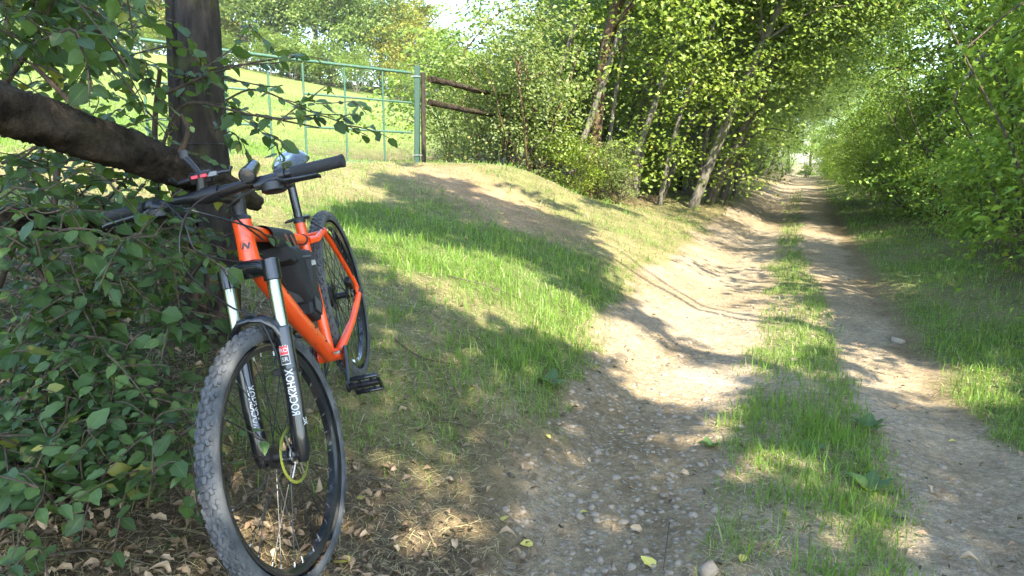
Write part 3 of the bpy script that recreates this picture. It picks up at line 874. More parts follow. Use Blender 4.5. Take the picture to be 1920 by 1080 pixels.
# --- suspension fork
fork = empty('fork'); fork.parent = bike
LEGY, LN = 0.067, 0.018                     # leg spacing, offset forward of the steering axis
ctop = CR - 0.012 * BU
def leg_pt(sgn, d): return ctop - BU * d + BL * sgn * LEGY + BN * (LN + 0.026 * min(d / .48, 1) )
m = MB()
for sgn in (1, -1):
    m.tube([leg_pt(sgn, -.030), leg_pt(sgn, -.028), leg_pt(sgn, .028), leg_pt(sgn, .030)], [.021, .0245, .0245, .022], 18)
m.tube([leg_pt(1, .004), ctop + BL * .040 + BN * .012 + BU * .010, ctop + BN * .004 + BU * .016, ctop - BL * .040 + BN * .012 + BU * .010, leg_pt(-1, .004)], [.020, .026, .033, .026, .020], 16, True, (1, .85))
m.lathe(CR - .010 * BU, BU, [(-.012, .024), (.0, .030), (.010, .030)], 22)
part('crown', m, MAT['gloss_black'], fork, True)
for sgn in (1, -1):
    m = MB(); m.tube([leg_pt(sgn, .02), leg_pt(sgn, .19)], .0185, 18); part('stanchion', m, MAT['chrome'], fork, True)
    m = MB(); ax_ = AXF + BL * sgn * .055
    m.tube([leg_pt(sgn, .158), leg_pt(sgn, .162), leg_pt(sgn, .175), leg_pt(sgn, .22), leg_pt(sgn, .36), ax_ + BU * .055 + BN * -.002 + BL * sgn * .006, ax_ + BU * .010 + BL * sgn * .006, ax_ - BU * .022 + BN * .003 + BL * sgn * .004],
           [.0215, .0255, .0255, .0238, .0232, .0236, .0225, .0140], 20)
    m.lathe(ax_ - BL * sgn * .016, BL * sgn, [(0, .015), (.020, .017), (.034, .016), (.037, .010)], 18)
    if sgn > 0: m.box(ax_ + BU * .075 - BN * .026, .012 * BN, .008 * BL, .030 * BU, .003)
    part('lower_leg', m, MAT['gloss_black'], fork, True)
m = MB()
ar = [leg_pt(1, .185) + BN * .004, leg_pt(1, .150) + BN * .022 - BL * .008, ctop - BU * .128 + BN * (LN + .040) + BL * .034, ctop - BU * .122 + BN * (LN + .044), ctop - BU * .128 + BN * (LN + .040) - BL * .034, leg_pt(-1, .150) + BN * .022 + BL * .008, leg_pt(-1, .185) + BN * .004]
m.tube(ar, [.017, .015, .013, .013, .013, .015, .017], 12, True, (1.25, .8)); part('brace', m, MAT['gloss_black'], fork, True)
# decals: white lettering running up each leg, small red and white label above it
def leg_axis(sgn): return leg_pt(sgn, .36), nrm(leg_pt(sgn, .22) - leg_pt(sgn, .36))
def leg_text(body, size, sgn, ang, along, mat, name, sx=1.0, bold=0.0, lift=.0019):
    V, F = text_mesh(body, size, bold); V[:, 0] *= sx
    p0, ax = leg_axis(sgn); e1 = nrm(BN - ax * np.dot(BN, ax)); e2 = np.cross(ax, e1); out = []
    for u_, v_, _ in V:
        th = ang - v_ / .0234 * (-1)
        out.append(p0 + ax * (along + u_) + (.0234 + lift) * (e1 * math.cos(th) + e2 * math.sin(th)))
    m = MB(); m._add(out, F); return part(name, m, mat, fork, True)
leg_text('ROCKSHOX', .028, 1, math.radians(16), .020, MAT['decal_white'], 'lettering', .82, .0005)
leg_text('ROCKSHOX', .026, -1, math.radians(48), .000, MAT['decal_white'], 'lettering', .82, .0003)
leg_text('XC', .014, 1, math.radians(66), -.062, MAT['decal_white'], 'lettering', 1.0, .0005)
def leg_patch(sgn, a0, a1, l0, l1, mat, name, lift):
    p0, ax = leg_axis(sgn); e1 = nrm(BN - ax * np.dot(BN, ax)); e2 = np.cross(ax, e1); V = []
    for k in range(9):
        th = a0 + (a1 - a0) * k / 8
        for l_ in (l0, l1): V.append(p0 + ax * l_ + (.0234 + lift) * (e1 * math.cos(th) + e2 * math.sin(th)))
    m = MB(); m._add(V, [(2 * k, 2 * k + 1, 2 * k + 3, 2 * k + 2) for k in range(8)]); return part(name, m, mat, fork, True)
leg_patch(1, -.35, .72, .096, .150, MAT['decal_white'], 'decal', .0005)
leg_patch(1, -.28, .65, .124, .147, MAT['decal_red'], 'decal', .0009)
leg_patch(1, -.28, .65, .099, .122, MAT['decal_black'], 'decal', .0009)
def small_text(body, along, mat): 
    V, F = text_mesh(body, .016, .0003)
    V = np.stack([V[:, 1], -V[:, 0], V[:, 2]], 1)      # across the leg
    p0, ax = leg_axis(1); e1 = nrm(BN - ax * np.dot(BN, ax)); e2 = np.cross(ax, e1); out = []
    for u_, v_, _ in V:
        th = .185 - v_ / .0234
        out.append(p0 + ax * (along + u_) + .0250 * (e1 * math.cos(th) + e2 * math.sin(th)))
    m = MB(); m._add(out, F); part('lettering', m, mat, fork, True)
small_text('RO', .1355, MAT['decal_white']); small_text('SR', .1105, MAT['decal_white'])
m = MB(); ax_ = AXF + BL * .064
m.box(ax_ + BU * .055 - BN * .040 - BL * .024, .018 * BN, .014 * BL, .034 * BU, .005)
part('brake_caliper', m, MAT['black'], fork, True)
m = MB(); m.tube([leg_pt(1, .275) + BL * .0, leg_pt(1, .285)], .0252, 16); m.box(leg_pt(1, .28) - BL * .026 + BN * .012, .004 * BN, .016 * BL, .009 * BU, .002)
part('hose_guide', m, MAT['black'], fork, True)

# --- cockpit
bars = empty('handlebar'); bars.parent = bike
m = MB()
def bar_pt(y): 
    a = abs(y)
    return CLAMP + BL * y - BN * np.interp(a, [0, .06, .35], [0, 0, .052]) + BU * np.interp(a, [0, .05, .13, .35], [0, .001, .008, .016])
ys = np.linspace(-.350, .350, 33)
m.tube([bar_pt(q) for q in ys], [np.interp(abs(q), [0, .04, .09, .12], [.0159, .0159, .0125, .0111]) for q in ys], 14)
part('bar', m, MAT['black'], bars, True)
m = MB()
m.tube([HTT + BU * .004, HTT + BU * .030], [.019, .0185], 18)
m.tube([HTT + BU * .058 + BN * .004, HTT + BU * .060 + BN * .05, CLAMP - BN * .012], [.019, .0165, .0185], 16, True, (1, .9))
m.tube([HTT + BU * .026, HTT + BU * .076], .0200, 18); m.tube([CLAMP - BL * .024, CLAMP + BL * .024], .0225, 18)
m.lathe(HTT, BU, [(-.002, .0275), (.006, .0265), (.012, .021)], 24)
part('stem', m, MAT['black'], bars, True)
for sgn in (1, -1):
    m = MB(); n_ = 30
    pts = [bar_pt(sgn * q) for q in np.linspace(.215, .352, n_)]
    m.tube(pts, [.0175 if k in (0, n_ - 1, n_ - 2) else (.0160 + .0007 * (k % 2)) for k in range(n_)], 16); part('grip', m, MAT['grip'], bars, True)
    # brake lever with its clamp and reservoir, gear shifter below
    m = MB(); c_ = bar_pt(sgn * .185); fw = nrm(BN * .8 - BU * .55)
    m.tube([bar_pt(sgn * .176), bar_pt(sgn * .198)], .0195, 14)
    m.tube([c_ + fw * .010 - BL * sgn * .004, c_ + fw * .026 - BL * sgn * .030, c_ + fw * .030 - BL * sgn * .062], [.014, .016, .012], 12)
    part('brake_mount', m, MAT['black'], bars, True)
    m = MB()
    m.tube([c_ + fw * .030 + BL * sgn * .0, c_ + fw * .046 + BL * sgn * .028, c_ + fw * .050 + BL * sgn * .075, c_ + fw * .054 + BL * sgn * .118, c_ + fw * .062 + BL * sgn * .128], [.0075, .0065, .0055, .0055, .0045], 10, True, (1.35, .7))
    part('brake_lever', m, MAT['gloss_black'], bars, True)
    m = MB(); g = c_ - BL * sgn * .018 - BU * .030 + BN * .012
    m.lathe(g - BU * .012, BU, [(0, .026), (.005, .033), (.024, .033), (.031, .022)], 20)
    m.box(g + BL * sgn * .022 - BN * .012, .012 * BN, .022 * BL, .005 * BU, .002); m.tube([g + BU * .01, c_ - BL * sgn * .014], .008, 8)
    part('shifter', m, MAT['black'], bars, True)
# front lamp
lp = bar_pt(.112) + BU * .030; ld_ = nrm(BN * .86 - BU * .50 + BL * .10)
m = MB(); m.lathe(lp - ld_ * .045, ld_, [(0, .010), (.004, .016), (.03, .0185), (.066, .0215), (.078, .0225), (.080, .020)], 22)
m.tube([bar_pt(.104), bar_pt(.122)], .0165, 14); m.tube([bar_pt(.112), lp], .008, 8)
lamp_ = part('front_lamp', m, MAT['gloss_black'], bars, True)
m = MB(); m.lathe(lp + ld_ * .0335, ld_, [(0, .0198), (.004, .0175), (.0065, .010), (.0072, .001)], 22); part('lamp_lens', m, MAT['lens'], bars, True)
# phone holder with sprung arms and red pads, over the stem
ph = CLAMP + BU * .048 + BN * .004 - BL * .020
m = MB(); m.tube([CLAMP - BL * .040, CLAMP - BL * .020], .0195, 14); m.tube([CLAMP - BL * .03, ph], [.012, .014], 12)
px_, pn_ = nrm(BL * .92 - BN * .15), nrm(BU * .45 - BN * .9)
pz_ = nrm(np.cross(px_, pn_))
m.box(ph, .030 * px_, .016 * pz_, .008 * pn_, .004)
m.tube([ph - px_ * .026, ph - px_ * .052 - pz_ * .002, ph - px_ * .066 - pz_ * .002, ph - px_ * .070 + pn_ * -.020 + BU * .016], [.008, .006, .0055, .008], 8)
m.tube([ph + px_ * .022, ph + px_ * .060 + pz_ * .004, ph + px_ * .078 + pz_ * .002, ph + px_ * .082 + BU * .014], [.007, .0045, .004, .006], 8)
m.tube([ph, ph - px_ * .016 + BU * .030 - BN * .008, ph - px_ * .036 + BU * .058 - BN * .012], [.009, .008, .010], 10)
m.box(ph - px_ * .040 + BU * .064 - BN * .012, .012 * px_, .010 * pz_, .012 * nrm(BU), .003)
part('phone_holder', m, MAT['black'], bars, True)
for q in (-.010, .014):
    m = MB(); m.box(ph + px_ * q + BN * .010 + BU * .001, .009 * px_, .0045 * BU, .005 * BN, .001); part('red_pad', m, MAT['red_plastic'], bars, True)
m = MB(); m.box(ph + px_ * .034 + BN * .006 + BU * .002, .012 * px_, .006 * BU, .004 * BN, .001); part('grey_pad', m, MAT['grey_plastic'], bars, True)
# cables and hoses
def steered_pt(p): return (np.asarray(p) - SAX) @ STEER.T + SAX
def spline(P, n=28):
    P = np.asarray(P, float); k = len(P); out = []
    for i in range(k - 1):
        p0, p1, p2, p3 = P[max(i - 1, 0)], P[i], P[i + 1], P[min(i + 2, k - 1)]
        for t_ in np.linspace(0, 1, n // (k - 1) + 1)[:-1]:
            out.append(.5 * ((2 * p1) + (p2 - p0) * t_ + (2 * p0 - 5 * p1 + 4 * p2 - p3) * t_ ** 2 + (3 * p1 - p0 - 3 * p2 + p3) * t_ ** 3))
    out.append(P[-1]); return out
S_ = steered_pt
cables = [
    [S_(bar_pt(.130) + BN * .03), S_(CLAMP + BN * .052 - BL * .01 - BU * .02), S_(CLAMP + BN * .060 - BL * .075 - BU * .09), S_(CLAMP + BN * .050 - BL * .085 - BU * .19), S_(ctop + BN * .075 - BL * .040 - BU * .08), S_(ctop + BN * .07 + BL * .03 - BU * .13), S_(leg_pt(1, .275) + BN * .012 - BL * .016), S_(AXF + BL * .050 + BU * .075 - BN * .03)],
    [S_(bar_pt(-.130) + BN * .03), S_(CLAMP + BN * .045 - BL * .07 - BU * .06), S_(CLAMP + BN * .030 - BL * .060 - BU * .14), CR + BN * .045 - BL * .03 + BU * .03, dt0 + np.array([-.02, .034, -.03]), dt0 * .7 + dt1 * .3 + np.array([0, .031, .02])],
    [S_(bar_pt(-.150) + BN * .02), S_(CLAMP + BN * .03 - BL * .05 - BU * .035), HTT + BN * .035 + BL * .034 - BU * .03, tt0 * .8 + tt1 * .2 + np.array([0, .026, -.012]), tt0 * .45 + tt1 * .55 + np.array([0, .022, -.014])],
    [S_(bar_pt(.140) + BN * .02 - BU * .02), S_(CLAMP + BN * .02 + BL * .05 - BU * .05), HTT + BN * .010 + BL * .045 - BU * .06, tt0 * .86 + tt1 * .14 + np.array([0, .020, -.02])]]
for cb in cables:
    m = MB(); m.tube(spline(cb, 42), .0027, 7); part('cable', m, MAT['black'])
m = MB(); m.tube(spline([np.array([.235, .022, .40]), np.array([.19, .066, .325]), np.array([.11, .074, .21]), np.array([.04, .078, .10]), np.array([.03, .060, .07])], 24), .0026, 7); part('cable', m, MAT['black'])
m = MB(); m.box(np.array([.055, .055, .066]), np.array([.020, 0, .024]), .014 * BL, np.array([-.012, 0, .010]), .004); part('brake_caliper', m, MAT['black'])

# --- cranks, pedals, chainset
CA = math.radians(-21)                         # left crank forward and down
cd = np.array([math.cos(CA), 0, math.sin(CA)])
def crank(sgn, d):
    e = empty('crank_set'); e.parent = bike
    m = MB(); a = BBP + BL * sgn * .060; b_ = a + d * .172 + BL * sgn * .014
    m.tube([a - d * .018, a, a + d * .05 + BL * sgn * .004, b_ - d * .02, b_, b_ + d * .014], [.017, .0235, .0200, .0160, .0165, .010], 14, True, (1.2, .62) if abs(d[2]) < 2 else None)
    m.lathe(a - BL * sgn * .012, BL * sgn, [(0, .016), (.022, .017), (.025, .012)], 18)
    part('crank_arm', m, MAT['gloss_black'], e)
    pc = b_ + BL * sgn * .064; pf = nrm(np.array([.42, 0, .91])); pu = nrm(np.array([-.91, 0, .42]))
    m = MB(); m.tube([b_ + BL * sgn * .004, pc + BL * sgn * .046], [.009, .006], 10); m.lathe(b_ + BL * sgn * .008, BL * sgn, [(0, .012), (.02, .013), (.022, .009)], 14)
    part('pedal_axle', m, MAT['black'], e)
    m = MB()
    for fw in (-1, 1):
        m.box(pc + pf * fw * .040, pf * .0055, BL * .050, pu * .0085, .003)
        for q in (-.036, .0, .036):
            for u_ in (-1, 1): m.lathe(pc + pf * fw * .040 + BL * q + pu * u_ * .007, pu * u_, [(0, .0024), (.005, .002)], 6)
    m.box(pc + BL * sgn * .046, pf * .036, BL * .0055, pu * .0080, .003); m.box(pc - BL * sgn * .046, pf * .036, BL * .0055, pu * .0080, .003)
    m.tube([pc - BL * .044, pc + BL * .044], [.0125, .0125], 12)
    for q in (-.018, .018): m.tube([pc - pf * .038 + BL * q * 1.2, pc + BL * q, pc + pf * .038 + BL * q * 1.2], .005, 8)
    part('pedal', m, MAT['gloss_black'], e)
crank(1, cd); crank(-1, -cd)
m = MB()
for rr, yy in ((.088, -.047), (.068, -.040)):
    V, F = [], []; nT = 72
    for k in range(nT):
        a = 2 * math.pi * k / nT; ro_ = rr + (.003 if k % 2 else -.002)
        for y_ in (-.0012, .0012): V += [BBP + np.array([math.cos(a) * ro_, yy + y_, math.sin(a) * ro_]), BBP + np.array([math.cos(a) * (rr - .016), yy + y_, math.sin(a) * (rr - .016)])]
    for k in range(nT):
        i, j = 4 * k, 4 * ((k + 1) % nT); F += [(i, i + 1, j + 1, j), (i + 2, j + 2, j + 3, i + 3), (i, j, j + 2, i + 2), (i + 1, i + 3, j + 3, j + 1)]
    m._add(V, F)
part('chainring', m, MAT['dark_steel'])
m = MB(); up_ = [np.array([0, -.045, .050]), np.array([.44, -.045, .028])]; lo_ = [np.array([.44, -.045, -.148]), np.array([.02, -.045, -.105])]
arc = [BBP + np.array([math.cos(a) * .089, -.045, math.sin(a) * .089]) for a in np.linspace(math.pi / 2, -math.pi / 2, 9)]
m.tube([up_[0]] + arc + [lo_[1], np.array([.0, -.045, -.125]), np.array([-.012, -.045, -.06])], .004, 6, True, (1, .8)); part('chain', m, MAT['dark_steel'])
m = MB(); m.tube([np.array([-.005, -.075, -.01]), np.array([0, -.080, -.05]), np.array([.012, -.062, -.085]), np.array([.010, -.055, -.135])], [.010, .014, .009, .010], 10); part('derailleur', m, MAT['black'])

# --- frame bag strapped in the main triangle
MAT['bag'] = plain('black_bag_cloth', (0.014, 0.015, 0.017), 0.7, var=0.3, scale=220, bump=0.3)
MAT['bag_grey'] = plain('grey_bag_panel', (0.060, 0.062, 0.064), 0.6, var=0.2, scale=200, bump=0.2)
MAT['leather'] = plain('brown_strap', (0.16, 0.055, 0.030), 0.55, var=0.3, scale=60)
MAT['reflective'] = plain('reflective_strip', (0.42, 0.44, 0.45), 0.35, var=0.15, scale=90)
MAT['brass'] = plain('brass', (0.55, 0.42, 0.16), 0.3, 1.0, 0.15, 40)
bag = empty('frame_bag', (0, 0, 0), 'black cloth frame bag hanging under the top tube of the orange bicycle', 'bag')
bag.matrix_world = bike.matrix_world.copy()
def bpart(name, mb, mat, parent=None, sm=35):
    mb.v = [(a, b, c_ + WR) for a, b, c_ in mb.v]
    return mb.build(name, mat, parent or bag, sm)
def soft(poly, w0, w1, seed, bulge=.012):
    """padded panel: outline in the frame plane (x, z), half-widths at its rim and its middle"""
    P = np.array(poly, float); c0 = P.mean(0); rings = []; r_ = rs(seed); V, F = [], []; n_ = len(P)
    for s_, w_ in ((1.0, w0 * .55), (1.0, w0 * .9), (.9, w0 + (w1 - w0) * .5), (.55, w1)):
        for sg in (1,): rings.append((s_, w_))
    order_ = [(s_, w_) for s_, w_ in rings[::-1]] + [(s_, -w_) for s_, w_ in rings]
    for s_, w_ in order_:
        for p_ in P:
            q = c0 + (p_ - c0) * s_ + r_.normal(0, .0015, 2); V.append((q[0], w_ + r_.normal(0, .0012), q[1]))
    for i in range(len(order_) - 1):
        for k in range(n_): F.append((i * n_ + k, i * n_ + (k + 1) % n_, (i + 1) * n_ + (k + 1) % n_, (i + 1) * n_ + k))
    F.append(tuple(range(n_ - 1, -1, -1))); F.append(tuple((len(order_) - 1) * n_ + k for k in range(n_)))
    m = MB(); m._add(V, F); return m
def subdiv(poly, k=3):
    P = np.array(poly, float); out = []
    for i in range(len(P)):
        for j in range(k): out.append(P[i] + (P[(i + 1) % len(P)] - P[i]) * j / k)
    return out
def ttp(q): return tt0 * (1 - q) + tt1 * q
top_a, top_b = ttp(.26), ttp(.80)
bpart('bag_body', soft(subdiv([(top_a[0] - .08, top_a[2] - .075), (top_b[0] - .01, top_b[2] - .055), (.465, .235), (.545, .165), (.625, .230), (.650, .34)]), .042, .056, 3), MAT['bag'])
m = MB(); qa = np.array([(.625, -.052, .400), (.572, .076, .368), (.585, .066, .300), (.612, .040, .235), (.655, -.005, .245), (.668, -.040, .320)])
m.prism(qa, np.array([-.014, -.006, .002])); bpart('front_panel', m, MAT['bag'])
m = MB(); m.tube([qa[0], (qa[0] + qa[1]) / 2 + np.array([.006, 0, .002]), qa[1]], .0045, 8); bpart('panel_hem', m, MAT['bag_grey'])
m = soft(subdiv([(.70, .455), (.585, .418), (.575, .375), (.66, .375), (.705, .41)]), .040, .058, 8); bpart('stowed_cloth', m, MAT['bag'])
bpart('lower_pouch', soft(subdiv([(.590, .265), (.500, .225), (.520, .165), (.575, .140), (.640, .195)]), .040, .052, 5), MAT['bag'])
m = MB(); q_ = [(.585, .252), (.522, .222), (.535, .178), (.575, .160), (.622, .200)]
m._add([(a, .0532, b_) for a, b_ in q_], [tuple(range(5))]); bpart('pouch_panel', m, MAT['bag_grey'])
m = MB(); m.tube([(a, .0532, b_) for a, b_ in q_], .003, 7, True, None, True); bpart('piping', m, MAT['bag'])
m = MB(); m.box((.525, .0632, .330), (.034, 0, .010), (0, .0012, 0), (-.003, 0, .008)); bpart('reflective_strip', m, MAT['reflective'])
m = MB(); fl = []
for k in range(13):                          # flap folded over the top tube
    a = math.radians(-125 + 250 * k / 12)
    fl.append(a)
V = []
for q in np.linspace(.24, .62, 9):
    c_ = ttp(q)
    for a in fl: V.append(c_ + np.array([0, math.sin(a) * (.030 + .004 * abs(math.sin(a))), math.cos(a) * .029 + (.000 if abs(a) < 1.5 else -.03)]))
m._add(V, [(i * 13 + k, i * 13 + k + 1, (i + 1) * 13 + k + 1, (i + 1) * 13 + k) for i in range(8) for k in range(12)])
bpart('flap', m, MAT['bag'])
for q in (.44, .54):
    m = MB(); c_ = ttp(q); m.tube([c_ + np.array([0, .034, .0]), c_ + np.array([.004, .040, -.03]), c_ + np.array([.006, .042, -.065])], .0055, 8, True, (1.6, .6)); bpart('strap', m, MAT['leather'])
m = MB(); c_ = ttp(.42) + np.array([0, .040, -.085]); m.box(c_, (.020, 0, .008), (0, .008, 0), (-.003, 0, .009), .002); bpart('buckle', m, MAT['steel'])
m = MB(); m.tube([c_ + np.array([math.cos(a) * .022 - .03, .006, math.sin(a) * .018 + .002]) for a in np.linspace(0, 2 * math.pi, 19)[:-1]], .0035, 7, True, None, True); bpart('key_ring', m, MAT['brass'])
m = MB(); m.lathe(ttp(.95) + np.array([-.004, 0, -.002]), tt1 - tt0, [(0, .021), (.012, .021)], 18); bpart('retaining_ring', m, MAT['grip'])

# ------------------------------------------------------------------ posts, log rail, gate
def gnarl(pts, r, seg=14, amp=0.12, seed=0, sub=6, grain=0.3):
    """bark-covered log or trunk: splined centre line, knobbly section"""
    P = np.array(spline(pts, sub * (len(pts) - 1))); n = len(P)
    R = np.interp(np.linspace(0, 1, n), np.linspace(0, 1, len(r)), r)
    m = MB(); m.tube(P, R, seg); V = np.array(m.v); rr = rs(seed)
    lob = rr.normal(0, 1, (3, 2))
    for i in range(n):
        for k in range(seg):
            a = 2 * math.pi * k / seg
            d = sum(lob[j, 0] * math.cos((j + 2) * a + lob[j, 1] * 3 + i * .25) for j in range(3)) * .33
            q = V[i * seg + k] - P[i]
            V[i * seg + k] = P[i] + q * (1 + amp * d + rr.normal(0, amp * grain))
    m.v = [tuple(q) for q in V]
    return m

g0 = seen(420, 640)
trunk = empty('hedge_tree', g0, 'bark-covered tree trunk rising behind the bicycle handlebar', 'tree')
tp = lambda a, b, d: at(a, b, d) - g0
m = gnarl([tp(424, 652, 2.98), tp(414, 470, 3.0), tp(390, 300, 3.02), tp(376, 120, 3.02), tp(368, -60, 3.05), tp(362, -420, 3.1), tp(372, -900, 3.2)], [.062, .075, .086, .084, .078, .07, .045], 18, .07, 5)
m.build('trunk', MAT['bark_dark'], trunk, 60)
g1 = seen(362, 640)
post = empty('wooden_post', g1, 'dark weathered wooden post standing left of the bark-covered trunk', 'post')
pp = lambda a, b, d: at(a, b, d) - g1
m = gnarl([pp(366, 655, 2.95), pp(352, 450, 3.02), pp(342, 250, 3.06), pp(334, 60, 3.1), pp(331, -60, 3.1)], [.062, .058, .054, .050, .048], 8, .05, 6)
m.build('post_shaft', MAT['bark_dark'], post, 30)
m = MB()
for d in (-.2, .0): m.tube([pp(345, 330 + 300 * d, 3.0) + np.array([-.07, -.03, 0]), pp(345, 330 + 300 * d, 3.0) + np.array([.07, -.075, 0]), pp(345, 330 + 300 * d, 3.0) + np.array([.19, -.03, 0])], .0022, 5)
m.build('wire', MAT['dark_steel'], post)

gb = at(0, 700, 1.55); gb[2] = height(gb[0], gb[1])
logo = empty('log_rail', (gb[0], gb[1], gb[2]), 'thick rough log sloping down from upper left to behind the handlebar', 'log')
lp_ = lambda a, b, d: at(a, b, d) - np.array([gb[0], gb[1], gb[2]])
m = gnarl([lp_(-420, 92, 1.28), lp_(-140, 162, 1.48), lp_(0, 203, 1.62), lp_(150, 252, 1.80), lp_(300, 305, 2.02), lp_(400, 342, 2.2), lp_(484, 382, 2.36)], [.057, .057, .056, .055, .053, .047, .024], 36, .075, 8, 26, .55)
m.build('log', MAT['bark_log'], logo, 60)
for k, (a, b, d, e) in enumerate([((180, 250, 1.80), (130, 190, 1.85), .012, (60, 120, 1.9)), ((330, 300, 2.03), (352, 250, 2.05), .010, (340, 215, 2.1))]):
    m = gnarl([lp_(*a), lp_(*b), lp_(*e)], [d, d * .7, d * .4], 7, .05, 9 + k); m.build('branch_stub', MAT['bark_moss'], logo, 60)
rb = at(0, 700, 2.0); rb[2] = height(rb[0], rb[1])
rail = empty('lower_rail', rb, 'mossy lower pole lying level behind the left hedge leaves', 'pole')
rp = lambda a, b, d: at(a, b, d) - rb
m = gnarl([rp(-260, 404, 2.0), rp(0, 416, 2.15), rp(110, 420, 2.3), rp(240, 424, 2.5), rp(350, 420, 2.75)], [.045, .044, .042, .038, .034], 24, .07, 12, 18, .55)
m.build('pole', MAT['bark_log'], rail, 60)

# green tubular gate
def gate_paint():
    t = NT('green_gate_paint')
    n = t.noise(14, 5, 0.65, t.coord('Object')); n2 = t.noise(40, 4, vec=t.coord('Object'))
    c = t.mix(n, (0.012, 0.052, 0.032), (0.034, 0.104, 0.066))
    f = t.math('MULTIPLY', t.math('SUBTRACT', n2, 0.56, True), 6.0, True)
    c = t.mix(f, c, (0.17, 0.10, 0.055))
    t.b(Base_Color=c, Roughness=0.5); t.bump(n2, 0.2, 0.003)
    return t.mat
MAT['gate'] = gate_paint()
MAT['gate_post'] = plain('green_post_paint', (0.013, 0.044, 0.028), 0.55, var=0.4, scale=12, bump=0.2)
GR, GLf = np.array([-1.395, 10.5]), np.array([-4.20, 8.40])          # post end and far left end of the gate
gdir = nrm(np.append(GLf - GR, 0)); glen = float(np.linalg.norm(GLf - GR))
def gate_pt(px, z): 
    """point of the gate plane seen in column px, at height z above the gate's lower rail"""
    a = (px - 960) / FPX / math.cos(PITCH) * 1.0
    # crossing of the column's vertical plane with the gate line (pitch taken at the gate's height)
    k = (px - 960) / FPX
    t_ = (k * GR[1] * .985 - GR[0]) / (gdir[0] - k * gdir[1] * .985)
    return t_
zb = CAM_H - 0.02
gate = empty('field_gate', (GR[0], GR[1], float(height(*GR))), 'green tubular metal field gate across the grassy entrance', 'gate')
gz0 = float(height(*GR))
def gp(t_, z): return np.array([gdir[0] * t_, gdir[1] * t_, zb - gz0 + z + 0.020 * t_])
HG = 1.27
ts = [gate_pt(q, 0) for q in (722, 652, 576, 512)]
tl = glen
m = MB(); m.tube([gp(.05, 0), gp(tl, 0)], .021, 10); m.build('bottom_rail', MAT['gate'], gate)
m = MB(); m.tube([gp(.05, HG), gp(tl * .5, HG + .012), gp(tl, HG + .05)], .021, 10); m.build('top_rail', MAT['gate'], gate)
for t_ in ts + [gate_pt(432, 0), tl]:
    m = MB(); m.tube([gp(t_, .02), gp(t_, HG - .02)], .014, 8); m.build('upright', MAT['gate'], gate)
for z, t0, t1 in ((.86, .05, ts[2]), (.44, .05, ts[2]), (.86, ts[3], tl), (.44, ts[3], tl)):
    m = MB(); m.tube([gp(t0, z), gp(t1, z + .008)], .014, 8); m.build('cross_rail', MAT['gate'], gate)
for z in (.28, .66):
    m = MB(); m.tube([gp(.02, z), gp(tl * .5, z - .012), gp(tl, z)], .0016, 5); m.build('wire', MAT['dark_steel'], gate)
gpo = empty('gate_post', (GR[0] + .03, GR[1] + .02, gz0), 'square green metal post at the right end of the field gate', 'post')
m = MB(); m.box((0, 0, .64), (.038, 0, 0), (0, .038, 0), (.018, 0, .73), .007); m.build('post_shaft', MAT['gate_post'], gpo)
for z in (.12, 1.22):
    m = MB(); m.tube([(-.07, -.052, z), (.0, -.056, z + .004), (.065, -.05, z), (.068, .05, z)], .004, 6); m.build('wire_tie', MAT['steel'], gpo)
m = gnarl([(.078, .03, -.1), (.085, .03, .7), (.095, .03, 1.28)], [.034, .034, .030], 10, .06, 14); m.build('timber_stop', MAT['bark_dark'], gpo, 60)
# mossy pole fence running on from the gate post into the thicket
pf_ = empty('pole_fence', (-.6, 11.6, float(height(-.6, 11.6))), 'mossy wooden pole fence running from the gate post into the thicket', 'fence')
fo = np.array([-.6, 11.6, float(height(-.6, 11.6))])
for a in ([(806, 148, 10.6), (850, 158, 11.3), (905, 172, 12.2), (1000, 190, 14)], [(806, 192, 10.6), (850, 201, 11.3), (905, 212, 12.2), (1000, 225, 14)]):
    m = gnarl([at(*q) - fo for q in a], [.048, .044, .040, .034], 12, .16, int(a[0][1]), 10); m.build('pole', MAT['bark_log'], pf_, 60)
for q in ((955, 13.15), (1000, 14.05)):
    b_ = at(q[0], 260, q[1]); z0 = float(height(b_[0], b_[1])); b_[2] = z0
    m = gnarl([b_ - fo + np.array([0, 0, -.1]), b_ - fo + np.array([0, 0, .7]), b_ - fo + np.array([0, 0, 1.45])], [.06, .06, .055], 9, .06, int(q[0])); m.build('fence_post', MAT['bark_dark'], pf_, 60)

# ------------------------------------------------------------------ hedge on the left: shrubs with real leaves
def leaf_shape(rows=7, width=.62, serr=.05, curl=.18, fold=.22, seed=0, tipx=1.35):
    """pointed oval leaf, toothed rim; x across, y along (0..1), z up"""
    r = rs(seed); V, UV, F = [], [], []
    for i in range(rows + 1):
        v = i / rows
        w = width / 2 * (math.sin(math.pi * min(v ** .72, 1)) ** .8 if 0 < v < 1 else 0) * (1.0 if v < .6 else 1 - .25 * (v - .6))
        w = max(w, .006) * (1 + serr * (1 if i % 2 else -1))
        z = -curl * (v - .35) ** 2 + .02 * r.normal()
        for u in (-1, -.5, 0, .5, 1):
            V.append((w * u, v, z + fold * abs(u) * w + .012 * r.normal() * (abs(u) > .4))); UV.append((.5 + .5 * u, v))
    for i in range(rows):
        for k in range(4): a = i * 5 + k; F.append((a, a + 1, a + 6, a + 5))
    return np.array(V), np.array(F), np.array(UV)
SHAPES = [leaf_shape(6, .60, .06, .22, .25, 1), leaf_shape(6, .68, .07, .10, .10, 2), leaf_shape(6, .56, .06, .35, .45, 3), leaf_shape(6, .72, .08, -.15, .18, 4)]
def leaf_meshes(mat):
    out = []
    for V, F, UV in SHAPES:
        me = fast_mesh('leaf', V, F, True, uv=UV); me.materials.append(mat); out.append(me)
    return out
